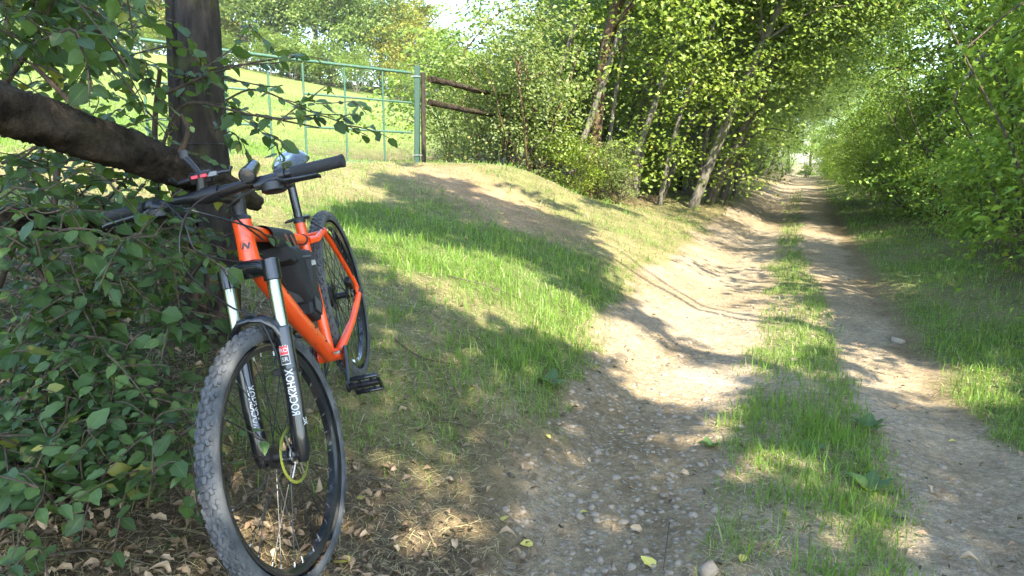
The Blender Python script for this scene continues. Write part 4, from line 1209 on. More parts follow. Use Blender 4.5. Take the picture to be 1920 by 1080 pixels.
LM = {k: leaf_meshes(MAT[k]) for k in ('leaf_near', 'leaf_low')}

def frames(N, A):
    A = nrm(A); N = nrm(N - A * np.sum(A * N, -1, keepdims=True)); X = np.cross(A, N)
    return X, A, N

def plant(name, label, cat, base, stems, twigs, leafmat_key, seed, size=(.038, .066), singles=300, spacing=.030, droop=.35, group=None, subtw=2, sublen=(.10, .22), up=1.0, faceview=.25):
    """shrub: stems and twigs are polylines (world); leaves alternate along twigs and their side shoots"""
    r = rs(seed); base = np.array(base, float)
    e = empty(name, base, label, cat, group)
    m = MB()
    for s_ in stems:
        P = np.array(spline(s_['p'], 8 * (len(s_['p']) - 1))) - base
        m.tube(P, np.linspace(s_['r'][0], s_['r'][1], len(P)), 7)
    paths = []
    for tw in twigs:
        P = np.array(spline(tw, 10 * (len(tw) - 1))); paths.append(P)
        L = np.linalg.norm(np.diff(P, axis=0), axis=1).sum()
        for k in range(int(subtw * L / .25 + r.random())):
            i = r.integers(1, len(P)); d = nrm(P[min(i, len(P) - 1)] - P[i - 1]); o_ = r.normal(size=3) * np.array([1, 1, .55]); d2 = nrm(d * .6 + nrm(o_) * .9 + np.array([0, 0, .05]))
            l = r.uniform(*sublen); q = [P[i] + d2 * l * t_ + np.array([0, 0, -.25 * l * t_ * t_]) for t_ in np.linspace(0, 1, 6)]
            paths.append(np.array(q))
    Ps, As, Ns, Sz = [], [], [], []
    for P in paths:
        L = np.concatenate([[0], np.cumsum(np.linalg.norm(np.diff(P, axis=0), axis=1))])
        m.tube(P - base, np.linspace(.0030, .0011, len(P)) * (1.4 if L[-1] > .4 else 1), 5)
        nL = max(2, int(L[-1] / spacing))
        for k in range(nL):
            l = (k + r.uniform(.2, .8)) / nL * L[-1]
            p = np.array([np.interp(l, L, P[:, c]) for c in range(3)]); i = min(np.searchsorted(L, l), len(P) - 1); d = nrm(P[i] - P[i - 1])
            sd = nrm(np.cross(d, [0, 0, 1]) + 1e-6) * (1 if k % 2 else -1)
            A = nrm(d * r.uniform(.3, .8) + sd * r.uniform(.6, 1.0) + np.array([0, 0, -droop + r.normal(0, .25)]) + r.normal(0, .15, 3))
            N = nrm(np.array([0, 0, up]) + r.normal(0, .42, 3) + faceview * nrm(-p + np.array([0, 0, CAM_H])))
            Ps.append(p + A * .006); As.append(A); Ns.append(N); Sz.append((size[0] * .72 + (size[1] * 1.12 - size[0] * .72) * r.random() ** 1.4) * (1 if k < nL - 2 else .7))
    m.build('stems', MAT['twig'], e, 60)
    Ps, As, Ns, Sz = map(np.array, (Ps, As, Ns, Sz)); X, A, N = frames(Ns, As)
    dist = np.linalg.norm(Ps - np.array([0, 0, CAM_H]), axis=1)
    inview = (Ps[:, 1] > .3) & (np.abs(Ps[:, 0] / np.maximum(Ps[:, 1], .1)) < .76)
    order_ = np.argsort(-(Sz / dist) * (0.02 + inview))
    ms = LM[leafmat_key]; sing = order_[:singles]; rest = order_[singles:]
    for k in sing:
        o = bpy.data.objects.new('leaf', ms[int(r.integers(4))]); COL.objects.link(o); o.parent = e
        M = Matrix([[*(np.array([X[k][j], A[k][j], N[k][j]]) * Sz[k]), Ps[k][j] - base[j]] for j in range(3)] + [[0, 0, 0, 1]])
        o.matrix_basis = M
    if len(rest):
        V_, F_, U_ = [], [], []; b_ = 0
        for k in rest:
            V, F, UV = SHAPES[int(r.integers(4))]
            W = (V[:, :1] * X[k] + V[:, 1:2] * A[k] + V[:, 2:] * N[k]) * Sz[k] + Ps[k] - base
            V_.append(W); F_.append(F + b_); U_.append(UV); b_ += len(W)
        o = link('foliage', fast_mesh('foliage', np.concatenate(V_), np.concatenate(F_), True, uv=np.concatenate(U_)), MAT[leafmat_key], e)
        o['kind'] = 'stuff'
    return e, len(Ps)

def spray(r, p0, p1, sag=.06, jit=.03, n=4):
    p0, p1 = np.array(p0, float), np.array(p1, float)
    return [p0 + (p1 - p0) * t_ + np.array([0, 0, sag * math.sin(math.pi * t_)]) + (r.normal(0, jit, 3) if 0 < t_ < 1 else 0) for t_ in np.linspace(0, 1, n)]

cnt = []
r = rs(900)
# 1: overhanging boughs across the top left, and the sprays reaching right past the trunk
def gpt(px, y_):      # ground point in a column, at distance y_
    x_ = (px - 960) / FPX * y_; return np.array([x_, y_, float(height(x_, y_))])
b1 = gpt(-120, 2.35)
tw = []
for k in range(38):
    x0, y0, d0 = r.uniform(-160, 90), r.uniform(-80, 80), r.uniform(1.7, 2.6)
    tw.append(spray(r, at(x0, y0, d0), at(x0 + r.uniform(110, 240), y0 + r.uniform(20, 150), d0 + r.uniform(-.2, .35))))
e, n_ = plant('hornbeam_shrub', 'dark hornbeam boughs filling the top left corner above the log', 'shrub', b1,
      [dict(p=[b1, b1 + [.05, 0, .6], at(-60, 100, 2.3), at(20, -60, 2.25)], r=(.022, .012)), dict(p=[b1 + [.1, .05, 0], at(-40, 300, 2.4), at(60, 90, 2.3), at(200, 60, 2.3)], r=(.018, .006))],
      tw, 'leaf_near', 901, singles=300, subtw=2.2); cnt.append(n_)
b2 = gpt(300, 2.75)
tw = [spray(r, at(330, 150, 2.55), at(560, 100, 2.5), .03), spray(r, at(340, 180, 2.6), at(530, 160, 2.45), .03), spray(r, at(360, 190, 2.6), at(500, 250, 2.5), .04),
      spray(r, at(420, 190, 2.55), at(640, 215, 2.5), .02), spray(r, at(480, 215, 2.52), at(690, 255, 2.48), .02), spray(r, at(520, 230, 2.5), at(660, 190, 2.45), .02),
      spray(r, at(380, 130, 2.5), at(470, 60, 2.45)), spray(r, at(200, 60, 2.3), at(380, 110, 2.4)), spray(r, at(220, 110, 2.35), at(400, 160, 2.4)),
      spray(r, at(250, 130, 2.4), at(330, 240, 2.4)), spray(r, at(180, 100, 2.3), at(300, 190, 2.35)), spray(r, at(420, 280, 2.6), at(470, 320, 2.55)), spray(r, at(400, 250, 2.55), at(520, 270, 2.5)), spray(r, at(100, 60, 2.2), at(280, 40, 2.3))]
e, n_ = plant('hornbeam_shrub', 'leafy hornbeam sprays reaching right past the trunk towards the gate', 'shrub', b2,
      [dict(p=[b2, at(300, 420, 2.7), at(290, 250, 2.6), at(300, 130, 2.5)], r=(.016, .007)), dict(p=[at(292, 330, 2.6), at(340, 200, 2.55), at(470, 215, 2.5), at(600, 240, 2.5)], r=(.007, .0025)), dict(p=[at(300, 180, 2.5), at(420, 130, 2.5), at(520, 110, 2.5)], r=(.006, .002))],
      tw, 'leaf_near', 902, singles=300, subtw=1.5, sublen=(.07, .16), size=(.042, .070)); cnt.append(n_)
# 2: shrub between the log and the lower pole, far left
b3 = gpt(-30, 2.5)
tw = []
for k in range(30):
    x0, y0, d0 = r.uniform(-120, 230), r.uniform(290, 470), r.uniform(2.0, 2.8)
    tw.append(spray(r, at(x0, y0, d0), at(x0 + r.uniform(60, 190), y0 + r.uniform(-60, 60), d0 + r.uniform(-.2, .3))))
e, n_ = plant('hazel_shrub', 'thin green shrub showing between the sloping log and the lower pole', 'shrub', b3,
      [dict(p=[b3, at(-20, 600, 2.5), at(40, 420, 2.45), at(80, 280, 2.4)], r=(.014, .005)), dict(p=[b3 + [.15, 0, 0], at(130, 620, 2.45), at(170, 430, 2.5), at(240, 330, 2.5)], r=(.012, .004))],
      tw, 'leaf_near', 903, singles=300, subtw=1.6); cnt.append(n_)
# 3: shrub in front of the post, below the handlebar
b4 = gpt(210, 2.35)
tw = []
for k in range(52):
    x0, y0, d0 = r.uniform(-40, 330), r.uniform(440, 640), r.uniform(1.9, 2.5)
    tw.append(spray(r, at(x0, y0, d0), at(min(x0 + r.uniform(40, 160), 425), y0 + r.uniform(-70, 50), d0 + r.uniform(-.15, .2))))
tw += [spray(r, at(60, 440, 1.72), at(230, 400, 1.70), .02), spray(r, at(100, 470, 1.74), at(300, 440, 1.74), .02), spray(r, at(0, 400, 1.7), at(150, 380, 1.72), .02), spray(r, at(150, 500, 1.75), at(350, 480, 1.78), .02), spray(r, at(20, 350, 1.75), at(190, 330, 1.8), .02)]
tw += [spray(r, at(260, 520, 2.0), at(420, 470, 1.98)), spray(r, at(300, 480, 2.0), at(450, 430, 2.02), .02), spray(r, at(330, 540, 2.1), at(420, 590, 2.15))]
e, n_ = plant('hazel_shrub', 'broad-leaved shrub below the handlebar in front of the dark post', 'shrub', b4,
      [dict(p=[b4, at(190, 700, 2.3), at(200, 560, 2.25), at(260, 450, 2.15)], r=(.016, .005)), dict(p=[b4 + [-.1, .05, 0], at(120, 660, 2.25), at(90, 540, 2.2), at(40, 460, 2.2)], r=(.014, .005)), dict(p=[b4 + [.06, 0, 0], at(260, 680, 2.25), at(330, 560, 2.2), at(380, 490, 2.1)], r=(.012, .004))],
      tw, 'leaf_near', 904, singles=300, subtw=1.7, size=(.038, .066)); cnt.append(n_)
# 4: low broad-leaved plants filling the bottom of the hedge
b5 = gpt(60, 2.0)
tw = []
for k in range(42):
    x0, y0 = r.uniform(-80, 130), r.uniform(640, 930); d0 = r.uniform(-.12, .1) + np.interp(y0, [640, 800, 930], [2.05, 1.85, 1.68])
    tw.append(spray(r, at(x0, y0 + 40, d0), at(x0 + r.uniform(30, 130), y0 + r.uniform(-40, 30), d0 - r.uniform(0, .15))))
e, n_ = plant('bramble', 'low leafy bramble at the left edge below the hedge', 'bramble', b5,
      [dict(p=[b5, at(40, 800, 1.95), at(20, 700, 1.9)], r=(.008, .004)), dict(p=[b5, at(100, 780, 1.9), at(120, 690, 1.95)], r=(.008, .004))],
      tw, 'leaf_low', 905, singles=300, subtw=1.8, size=(.038, .066), droop=.25, up=1.2, faceview=.5); cnt.append(n_)
b6 = gpt(270, 2.15)
tw = []
for k in range(38):
    x0, y0 = r.uniform(110, 300), r.uniform(660, 930); d0 = r.uniform(-.12, .1) + np.interp(y0, [640, 800, 930], [2.05, 1.87, 1.72])
    tw.append(spray(r, at(x0, y0 + 40, d0), at(min(x0 + r.uniform(30, 110), 362), y0 + r.uniform(-40, 30), d0 - r.uniform(0, .12))))
e, n_ = plant('bramble', 'low leafy bramble crowding up to the front tyre', 'bramble', b6,
      [dict(p=[b6, at(250, 800, 2.0), at(220, 700, 2.0)], r=(.008, .004)), dict(p=[b6, at(290, 780, 2.0), at(310, 700, 2.05)], r=(.008, .004))],
      tw, 'leaf_low', 906, singles=300, subtw=1.7, size=(.036, .062), droop=.25, up=1.2, faceview=.5); cnt.append(n_)
b7 = gpt(30, 1.75)
tw = [spray(r, at(-60, 1010, 1.62), at(60, 980, 1.6)), spray(r, at(0, 960, 1.65), at(50, 930, 1.6)), spray(r, at(60, 1060, 1.55), at(120, 1040, 1.52)), spray(r, at(-40, 900, 1.7), at(60, 880, 1.68)), spray(r, at(90, 1080, 1.5), at(30, 1050, 1.5))]
e, n_ = plant('seedling', 'small green seedling in the leaf litter at the bottom left corner', 'seedling', b7, [dict(p=[b7, b7 + [0, 0, .06], at(10, 960, 1.66)], r=(.004, .002))], tw, 'leaf_low', 907, subtw=1.0, sublen=(.05, .1), size=(.035, .06)); cnt.append(n_)
# dark backing boughs deeper in the hedge
b8 = gpt(-260, 3.2)
tw = []
for k in range(34):
    x0, y0, d0 = r.uniform(-260, 260), r.uniform(-60, 640), r.uniform(2.7, 3.6)
    if y0 > 330 and y0 < 420: continue
    tw.append(spray(r, at(x0, y0, d0), at(x0 + r.uniform(-60, 160), y0 + r.uniform(-60, 60), d0 + r.uniform(-.2, .2))))
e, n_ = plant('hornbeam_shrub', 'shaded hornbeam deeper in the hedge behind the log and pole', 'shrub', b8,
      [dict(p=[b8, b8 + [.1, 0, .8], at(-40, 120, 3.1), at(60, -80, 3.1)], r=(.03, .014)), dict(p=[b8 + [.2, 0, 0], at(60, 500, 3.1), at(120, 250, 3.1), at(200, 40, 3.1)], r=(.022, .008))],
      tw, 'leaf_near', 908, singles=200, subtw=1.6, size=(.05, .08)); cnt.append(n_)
print('hedge leaves', cnt)

# ------------------------------------------------------------------ trees
LIGHTWARD = np.array([.30, -.42, 0])          # leaves turn somewhat to the open, sunny side
def foliage(r, C, per, spread, size, flat=.35, nup=.62, width=.62, sunny=1.0):
    """leaves in flat drooping sprays round centres C"""
    k = np.repeat(np.arange(len(C)), per); n = len(k)
    tilt = r.normal(0, .28, (len(C), 2))                       # each spray has its own tilt
    off = r.normal(0, 1, (n, 3)) * spread * np.array([1, 1, flat * .5])
    off[:, 2] += off[:, 0] * tilt[k, 0] + off[:, 1] * tilt[k, 1] - .25 * (off[:, 0] ** 2 + off[:, 1] ** 2) / spread
    P = C[k] + off
    N = nrm(np.stack([-tilt[k, 0] * .8, -tilt[k, 1] * .8, np.full(n, nup)], 1) + LIGHTWARD * sunny + r.normal(0, .46, (n, 3)))
    A = np.stack([off[:, 0], off[:, 1], np.full(n, -.25 * spread)], 1) + r.normal(0, spread * .8, (n, 3))
    return leaf_quads(P, N, A, size * r.uniform(.7, 1.25, n), np.full(n, width))

def crown_centres(r, blobs, clump=.5):
    """blobs: (cx, cy, cz, rx, ry, rz, n_sprays); sprays gather in clumps towards the outside"""
    out = []
    for cx, cy_, cz, rx, ry, rz, n in blobs:
        nc = max(4, n // 9)
        d = nrm(r.normal(size=(nc, 3))); rad = r.uniform(.35, 1.0, (nc, 1)) ** .55
        cc = d * rad
        q = cc[r.integers(0, nc, n)] + r.normal(0, .22 * clump * 2, (n, 3)) * np.array([1, 1, .7])
        far_ = r.random((n, 1)) < .16
        q = q * np.where(far_, r.uniform(1.15, 1.55, (n, 1)), 1.0)
        out.append(q * np.array([rx, ry, rz]) + np.array([cx, cy_, cz]))
    return np.concatenate(out)

def bole(m, r, pts, rad, seg=9): 
    g = gnarl(pts, rad, seg, .08, int(r.integers(1e6)), 5); m._add(g.v, g.f)

def tree_variant(seed, H, r0, lean, blobs, per, spread, size, leaf, bark, nlimb=10, stems=1, clump=.5, ex=1.25):
    """returns (trunk mesh, crown mesh): the base stands at the origin, lean is the trunk top's offset"""
    r = rs(seed); C = crown_centres(r, blobs, clump)
    m = MB(); lines = []
    for k in range(stems):
        a = r.uniform(0, 6.28); o_ = np.array([math.cos(a), math.sin(a), 0]) * (r.uniform(.1, .35) if stems > 1 else 0)
        tip = np.array([lean[0], lean[1], H]) * np.array([1, 1, r.uniform(.8, 1)]) + o_ * (4 if stems > 1 else 0)
        pts = [o_ * .3 + np.array([0, 0, -.25])] + [o_ + tip * np.array([q ** ex, q ** ex, q]) + r.normal(0, .05 * H / 6, 3) * np.array([1, 1, 0]) for q in (.0, .25, .5, .75, 1)]
        pts[1] = o_ * .5 + np.array([0, 0, .05])
        rr = r0 * (1 if stems == 1 else r.uniform(.4, .8))
        bole(m, r, pts, [rr * 1.25, rr, rr * .85, rr * .66, rr * .45, rr * .2]); lines.append(np.array(spline(pts, 40)))
    for c in C[r.permutation(len(C))[:nlimb]]:
        L_ = lines[int(r.integers(len(lines)))]; below = L_[L_[:, 2] < max(c[2] - .15 * H * .3, .3)]
        if len(below) == 0: below = L_[:2]
        j = np.argmin(np.linalg.norm(below - c, axis=1) + .3 * np.abs(below[:, 2] - c[2] + .6)); p0 = below[j]
        mid = (p0 + c) / 2 + np.array([0, 0, .12 * np.linalg.norm(c - p0)]) + r.normal(0, .05, 3)
        d = np.linalg.norm(c - p0); rb = min(r0 * .38, .012 + .012 * d)
        m.tube(spline([p0, mid, c], 8), np.linspace(rb, .006, 9), 6)
    V, F = foliage(r, C, per, spread, size)
    tm, cm = m.mesh('trunk', 60), fast_mesh('crown', V, F)
    tm.materials.append(MAT[bark]); cm.materials.append(MAT[leaf])
    return tm, cm

def put_tree(var, name, label, cat, loc, rz=0.0, sc=1.0, group=None, leaf=None, sink=0.0):
    z = float(height(loc[0], loc[1])) - sink
    e = empty(name, (loc[0], loc[1], z), label, cat, group)
    e.rotation_euler = (0, 0, rz); e.scale = (sc, sc, sc)
    t = bpy.data.objects.new('trunk', var[0]); COL.objects.link(t); t.parent = e
    c = bpy.data.objects.new('crown', var[1]); COL.objects.link(c); c.parent = e; c['kind'] = 'stuff'
    return e

ORD = ['nearest', 'second', 'third', 'fourth', 'fifth', 'sixth', 'seventh', 'eighth', 'ninth', 'tenth', 'eleventh', 'twelfth', 'thirteenth', 'fourteenth', 'fifteenth']
TA = math.atan2(TN[1], TN[0])                    # local +x points to the right, across the track

# --- the wood on the left of the track: trees lean out over it (+x)
def wood_blobs(lean, H, dens):
    return [(lean * .35, 0, H * .36, 1.9, 1.8, H * .19, int(80 * dens)), (lean * .9, 0, H * .66, 2.3, 2.1, H * .20, int(190 * dens)), (lean * 1.1, 0, H * .90, 2.0, 2.0, H * .13, int(110 * dens)), (lean * 1.5, .2, H * .58, 1.6, 1.6, H * .10, int(80 * dens))]
WV = []
for k, (H, r0, ln, bark, leaf) in enumerate([(9.5, .15, 1.6, 'bark_grey', 'leaf_wood'), (10.5, .125, 1.5, 'bark_brown', 'leaf_wood'), (8.5, .11, 3.6, 'bark_grey', 'leaf_wood2'), (9.5, .105, 4.0, 'bark_grey', 'leaf_wood'), (8.0, .09, 2.2, 'bark_grey', 'leaf_wood2')]):
    WV.append(tree_variant(1000 + k, H, r0, (ln, 0), wood_blobs(ln, H, 1.0), 42, .30, .088, leaf, bark, 16))
SV = []                                             # shrubs: many thin stems, foliage to the ground
for k, (H, leaf, bark, rx, size) in enumerate([(2.6, 'leaf_olive', 'bark_brown', 1.0, .060), (2.0, 'leaf_wood', 'twig', .95, .075), (3.2, 'leaf_wood2', 'bark_grey', 1.2, .085), (1.3, 'leaf_wood', 'twig', .8, .065), (3.6, 'leaf_olive', 'bark_brown', 1.25, .070)]):
    SV.append(tree_variant(1100 + k, H * .85, .030, (.1, 0), [(0, 0, H * .42, rx * .85, rx * .85, H * .36, 110), (0, 0, H * .78, rx * .85, rx * .85, H * .26, 100)], 30, .19, size, leaf, bark, 22, stems=9, clump=.62))

# single trunks the photograph lets one tell apart
put_tree(WV[1], 'wood_tree', 'straight tree with reddish brown trunk at the near edge of the wood', 'tree', (1.48, 13.4), TA + .2, 1.05)
put_tree(WV[0], 'wood_tree', 'pale grey trunked tree right of the reddish brown trunk', 'tree', (2.55, 15.2), TA - .4, .92)
put_tree(WV[3], 'wood_tree', 'tall trunk leaning right over the track edge, lit grey on one side', 'tree', (3.70, 14.6), TA, 1.0)
put_tree(WV[2], 'wood_tree', 'slim pale tree leaning out close behind the tall leaning trunk', 'tree', (4.45, 16.2), TA + .1, 1.0)
r = rs(77)
for k, s_ in enumerate(np.concatenate([np.arange(17.5, 24, 1.9), np.arange(24.5, 62, 3.1)])):                  # row along the track
    t_ = -2.75 + r.normal(0, .22) - .012 * (s_ - 17)
    put_tree(WV[[2, 3, 0, 4, 3][int(r.integers(5))]], 'wood_tree', f'{ORD[k]} leaning tree of the row arching over the left of the track' if k < 9 else 'one of the far leaning trees arching over the left of the track', 'tree', xy(s_ + r.normal(0, .3), t_), TA + r.normal(0, .22), r.uniform(.85, 1.1), 'row of trees arching over the track')
for s_ in np.arange(13.5, 66, 3.2):                # inside the wood
    for t_ in (-4.8, -7.2):
        if s_ < 16 and t_ < -5.5: continue
        put_tree(WV[int(r.integers(5))], 'wood_tree', 'tree standing deep inside the wood left of the track', 'tree', xy(s_ + r.normal(0, .5), t_ + r.normal(0, .4)), TA + r.uniform(-1.2, 1.2), r.uniform(.8, 1.05), 'trees inside the wood')
# slim pale poles leaning between the stouter trunks
PV = []
for k, (H, r0, ln) in enumerate([(7.5, .055, 2.0), (8.0, .065, 3.2), (7.0, .050, 1.1)]):
    PV.append(tree_variant(1500 + k, H, r0, (ln, 0), [(ln * .9, 0, H * .70, 1.5, 1.5, H * .18, 70), (ln * 1.1, 0, H * .92, 1.3, 1.3, H * .10, 50), (ln * .25, 0, H * .30, .9, .9, H * .20, 20)], 34, .26, .085, 'leaf_wood', 'bark_grey', 9))
for k, (x_, y_) in enumerate(sorted([(2.15, 14.0), (2.95, 14.3), (3.3, 15.6), (3.95, 15.4), (4.5, 17.4), (5.0, 17.0), (4.9, 18.6), (5.6, 19.2), (1.0, 13.3), (.55, 13.8), (6.3, 20.4), (6.2, 22.0), (2.4, 16.6), (3.4, 17.8), (1.75, 13.6)], key=lambda q: q[0] / q[1])):
    put_tree(PV[k % 3], 'pole_tree', f'{"leftmost" if k == 0 else ORD[k] + " from left"} of the slim pale poles leaning among the wood trunks', 'tree', (x_, y_), TA + r.normal(0, .2), r.uniform(.85, 1.1), 'slim poles in the wood')
# boughs closing the roof over the track
OV = tree_variant(1600, 7.6, .13, (2.6, 0), [(3.6, 0, 6.6, 2.4, 2.2, .9, 110), (5.6, 0, 7.2, 1.9, 2.0, .8, 85), (1.6, 0, 5.4, 1.5, 1.6, .9, 45), (2.4, 0, 8.4, 2.0, 2.0, .9, 40)], 40, .32, .090, 'leaf_wood', 'bark_dark', 22)
for k, s_ in enumerate((19.5, 25.5, 32.0, 39.0)):
    put_tree(OV, 'wood_tree', f'{ORD[k]} wide crowned tree roofing the track from the left', 'tree', xy(s_, -3.1), TA + r.normal(0, .15), 1.0 + .01 * (s_ - 19), 'trees roofing the track')
# thicket at the wood's edge
sh = [((-.35, 12.9), 4, .66, 'tall olive hazel thicket at the end of the pole fence'), ((.35, 12.4), 0, 1.1, 'olive hazel bush with bare upright stems beside the pole fence'), ((1.0, 12.5), 1, .55, 'rounded green bush at the foot of the reddish brown trunk'),
      ((1.9, 13.1), 0, .42, 'low sunlit bush on the crest of the grassy mound'), ((-.2, 14.6), 2, .8, 'dark tall bush behind the olive thicket'), ((.9, 14.6), 2, 1.1, 'dark tall bush behind the reddish brown trunk'), ((-.95, 14.2), 4, .62, 'olive bush at the field side of the thicket')]
for (p_, v, sc, lb) in sh: put_tree(SV[v], 'bush', lb, 'bush', p_, r.uniform(0, 6.28), sc)
for s_ in np.arange(14.2, 58, 1.7):
    put_tree(SV[[1, 2, 3, 1][int(r.integers(4))]], 'bush', 'undergrowth bush between the trunks along the left of the track', 'bush', xy(s_ + r.normal(0, .4), -3.0 - r.uniform(0, .9)), r.uniform(0, 6.28), r.uniform(.40, .75), 'undergrowth along the wood edge')
for s_ in np.arange(14.0, 40, 3.0):
    put_tree(SV[2], 'bush', 'shaded bush under the trees inside the wood', 'bush', xy(s_ + r.normal(0, .5), -5.4 - r.uniform(0, 1.5)), r.uniform(0, 6.28), r.uniform(.9, 1.4), 'undergrowth inside the wood')

# --- hedge and trees on the right of the track (they lean left: -x)
RV = []
for k, (H, r0, ln, leaf) in enumerate([(8.5, .12, -1.6, 'leaf_right'), (9.5, .14, -2.4, 'leaf_right'), (7.0, .09, -1.0, 'leaf_right')]):
    RV.append(tree_variant(1200 + k, H, r0, (ln, 0), [(ln * .3, 0, H * .30, 1.7, 1.8, H * .20, 170), (ln * .8, 0, H * .60, 2.1, 2.1, H * .20, 190), (ln * 1.1, 0, H * .88, 1.8, 1.9, H * .14, 100)], 40, .28, .085, leaf, 'bark_dark', 16))
RS = []
for k, (H, rx, size) in enumerate([(2.8, 1.0, .075), (1.8, .9, .065), (3.6, 1.2, .085)]):
    RS.append(tree_variant(1300 + k, H * .85, .028, (-.2, 0), [(0, 0, H * .36, rx * .9, rx * .9, H * .34, 105), (-.1, 0, H * .74, rx * .9, rx * .9, H * .27, 90)], 32, .19, size, 'leaf_right', 'twig', 12, stems=6, clump=.45))
put_tree(RV[1], 'hedge_tree', 'tree with dark crooked limbs at the upper right edge', 'tree', xy(9.6, 4.4), TA + .1, .72)
for k, (s_, t_, v) in enumerate(((15.5, 4.2, 2), (21, 3.6, 2), (30, 3.5, 0))):
    put_tree(RV[v], 'hedge_tree', f'{ORD[k]} leafy tree rising from the hedge right of the track', 'tree', xy(s_, t_), TA + r.normal(0, .3), .8, 'hedge trees right of the track')
for k, s_ in enumerate((25.5, 47, 58)):
    put_tree(RV[int(r.integers(3))], 'hedge_tree', f'{ORD[k + 3]} leafy tree rising from the hedge right of the track', 'tree', xy(s_, 3.1 + r.normal(0, .3)), TA + r.normal(0, .3), r.uniform(.85, 1.05), 'hedge trees right of the track')
for k, s_ in enumerate(np.concatenate([np.arange(5.2, 24, 1.35), np.arange(24, 64, 2.2)])):
    put_tree(RS[[0, 1, 0, 2][k % 4]], 'bush', f'{ORD[k]} bush of the green hedge along the right verge' if k < 12 else 'one of the far bushes of the hedge along the right verge', 'bush', xy(s_ + r.normal(0, .2), 2.75 + r.normal(0, .15) - .012 * s_), r.uniform(0, 6.28), r.uniform(.75, 1.05), 'hedge bushes along the right verge')
for k, s_ in enumerate(np.arange(5.0, 22, 2.0)):
    put_tree(RS[2], 'bush', f'{ORD[k]} tall bush at the back of the hedge right of the track', 'bush', xy(s_, 4.6 + r.normal(0, .2)), r.uniform(0, 6.28), r.uniform(1.25, 1.6), 'tall back bushes of the right hedge')
# broken grey limb high on the right
q0 = at(1905, 165, 9.2)
bl = empty('broken_limb', q0, 'bare broken grey limb caught in the branches at upper right', 'limb')
m = gnarl([np.zeros(3), at(1850, 105, 9.0) - q0, at(1825, 130, 8.9) - q0, at(1800, 165, 8.8) - q0, at(1790, 185, 8.8) - q0], [.05, .045, .035, .025, .012], 9, .1, 31)
m.build('limb', MAT['bark_grey'], bl, 60)
m = gnarl([at(1845, 108, 9.0) - q0, at(1848, 140, 8.9) - q0, at(1842, 175, 8.9) - q0], [.03, .02, .01], 7, .1, 32); m.build('splinter', MAT['bark_grey'], bl, 60)
# far end of the track closes in sunlit trees
for k in range(9):
    put_tree(RS[2], 'bush', 'pale sunlit bush at the far end of the track', 'bush', xy(66 + 2.5 * (k % 2), -7 + 1.8 * k), r.uniform(0, 6.28), 1.25, 'bushes at the far end')
    put_tree(RV[k % 3], 'hedge_tree', 'pale sunlit tree closing the far end of the track', 'tree', xy(74 + 5 * (k % 3), -7 + 1.9 * k), r.uniform(0, 6.28), 1.0, 'trees closing the far end')

# --- trees beyond the field
FV = []
for k, (H, rx, leaf) in enumerate([(13, 4.6, 'leaf_far'), (11, 4.0, 'leaf_far'), (12, 4.2, 'leaf_far_yellow')]):
    FV.append(tree_variant(1400 + k, H * .9, .28, (.3, 0), [(0, 0, H * .30, rx, rx, H * .24, 260), (0, 0, H * .62, rx * .95, rx * .95, H * .24, 300), (.3, 0, H * .88, rx * .6, rx * .6, H * .12, 110)], 24, .52, .25, leaf, 'bark_grey', 14, clump=.42))
far = [(-47, 60, 0, 1.0), (-40, 64, 1, 1.1), (-33, 60, 0, 1.1), (-27, 64, 2, 1.05), (-22.5, 62, 1, 1.1), (-18.5, 64, 0, 1.1), (-15, 62, 1, 1.1), (-11.5, 65, 0, 1.0), (-8.6, 63, 2, .72), (-5.6, 62, 1, .62), (-2.6, 60, 0, .42), (0.8, 58, 1, .5), (4.5, 58, 0, .7), (-30, 74, 1, 1.25), (-20, 76, 0, 1.25), (-13, 80, 1, 1.0), (-38, 78, 0, 1.3)]
for k, (x_, y_, v, sc) in enumerate(far):
    fk = sorted([q for q in far if q[2] != 2], key=lambda q: q[0] / q[1]).index((x_, y_, v, sc)) if v != 2 else 0
    lb = ('yellowing tree in the row beyond the field, right of centre' if k == 8 else 'yellowing tree beyond the field near the trunk') if v == 2 else f'{"leftmost" if fk == 0 else ORD[fk] + " from left"} of the grey green trees beyond the sunlit field'
    put_tree(FV[v], 'field_tree', lb, 'tree', (x_, y_), r.uniform(0, 6.28), sc, None if v == 2 else 'far row beyond the field', sink=.3)
FS = SV[2]
for k, x_ in enumerate(np.arange(-46, 6, 2.6)):
    put_tree(FS, 'bush', 'dark bush at the foot of the far row of trees', 'bush', (x_ + r.normal(0, .5), 58.2 + r.normal(0, .5)), r.uniform(0, 6.28), r.uniform(.8, 1.3), 'bushes under the far row')

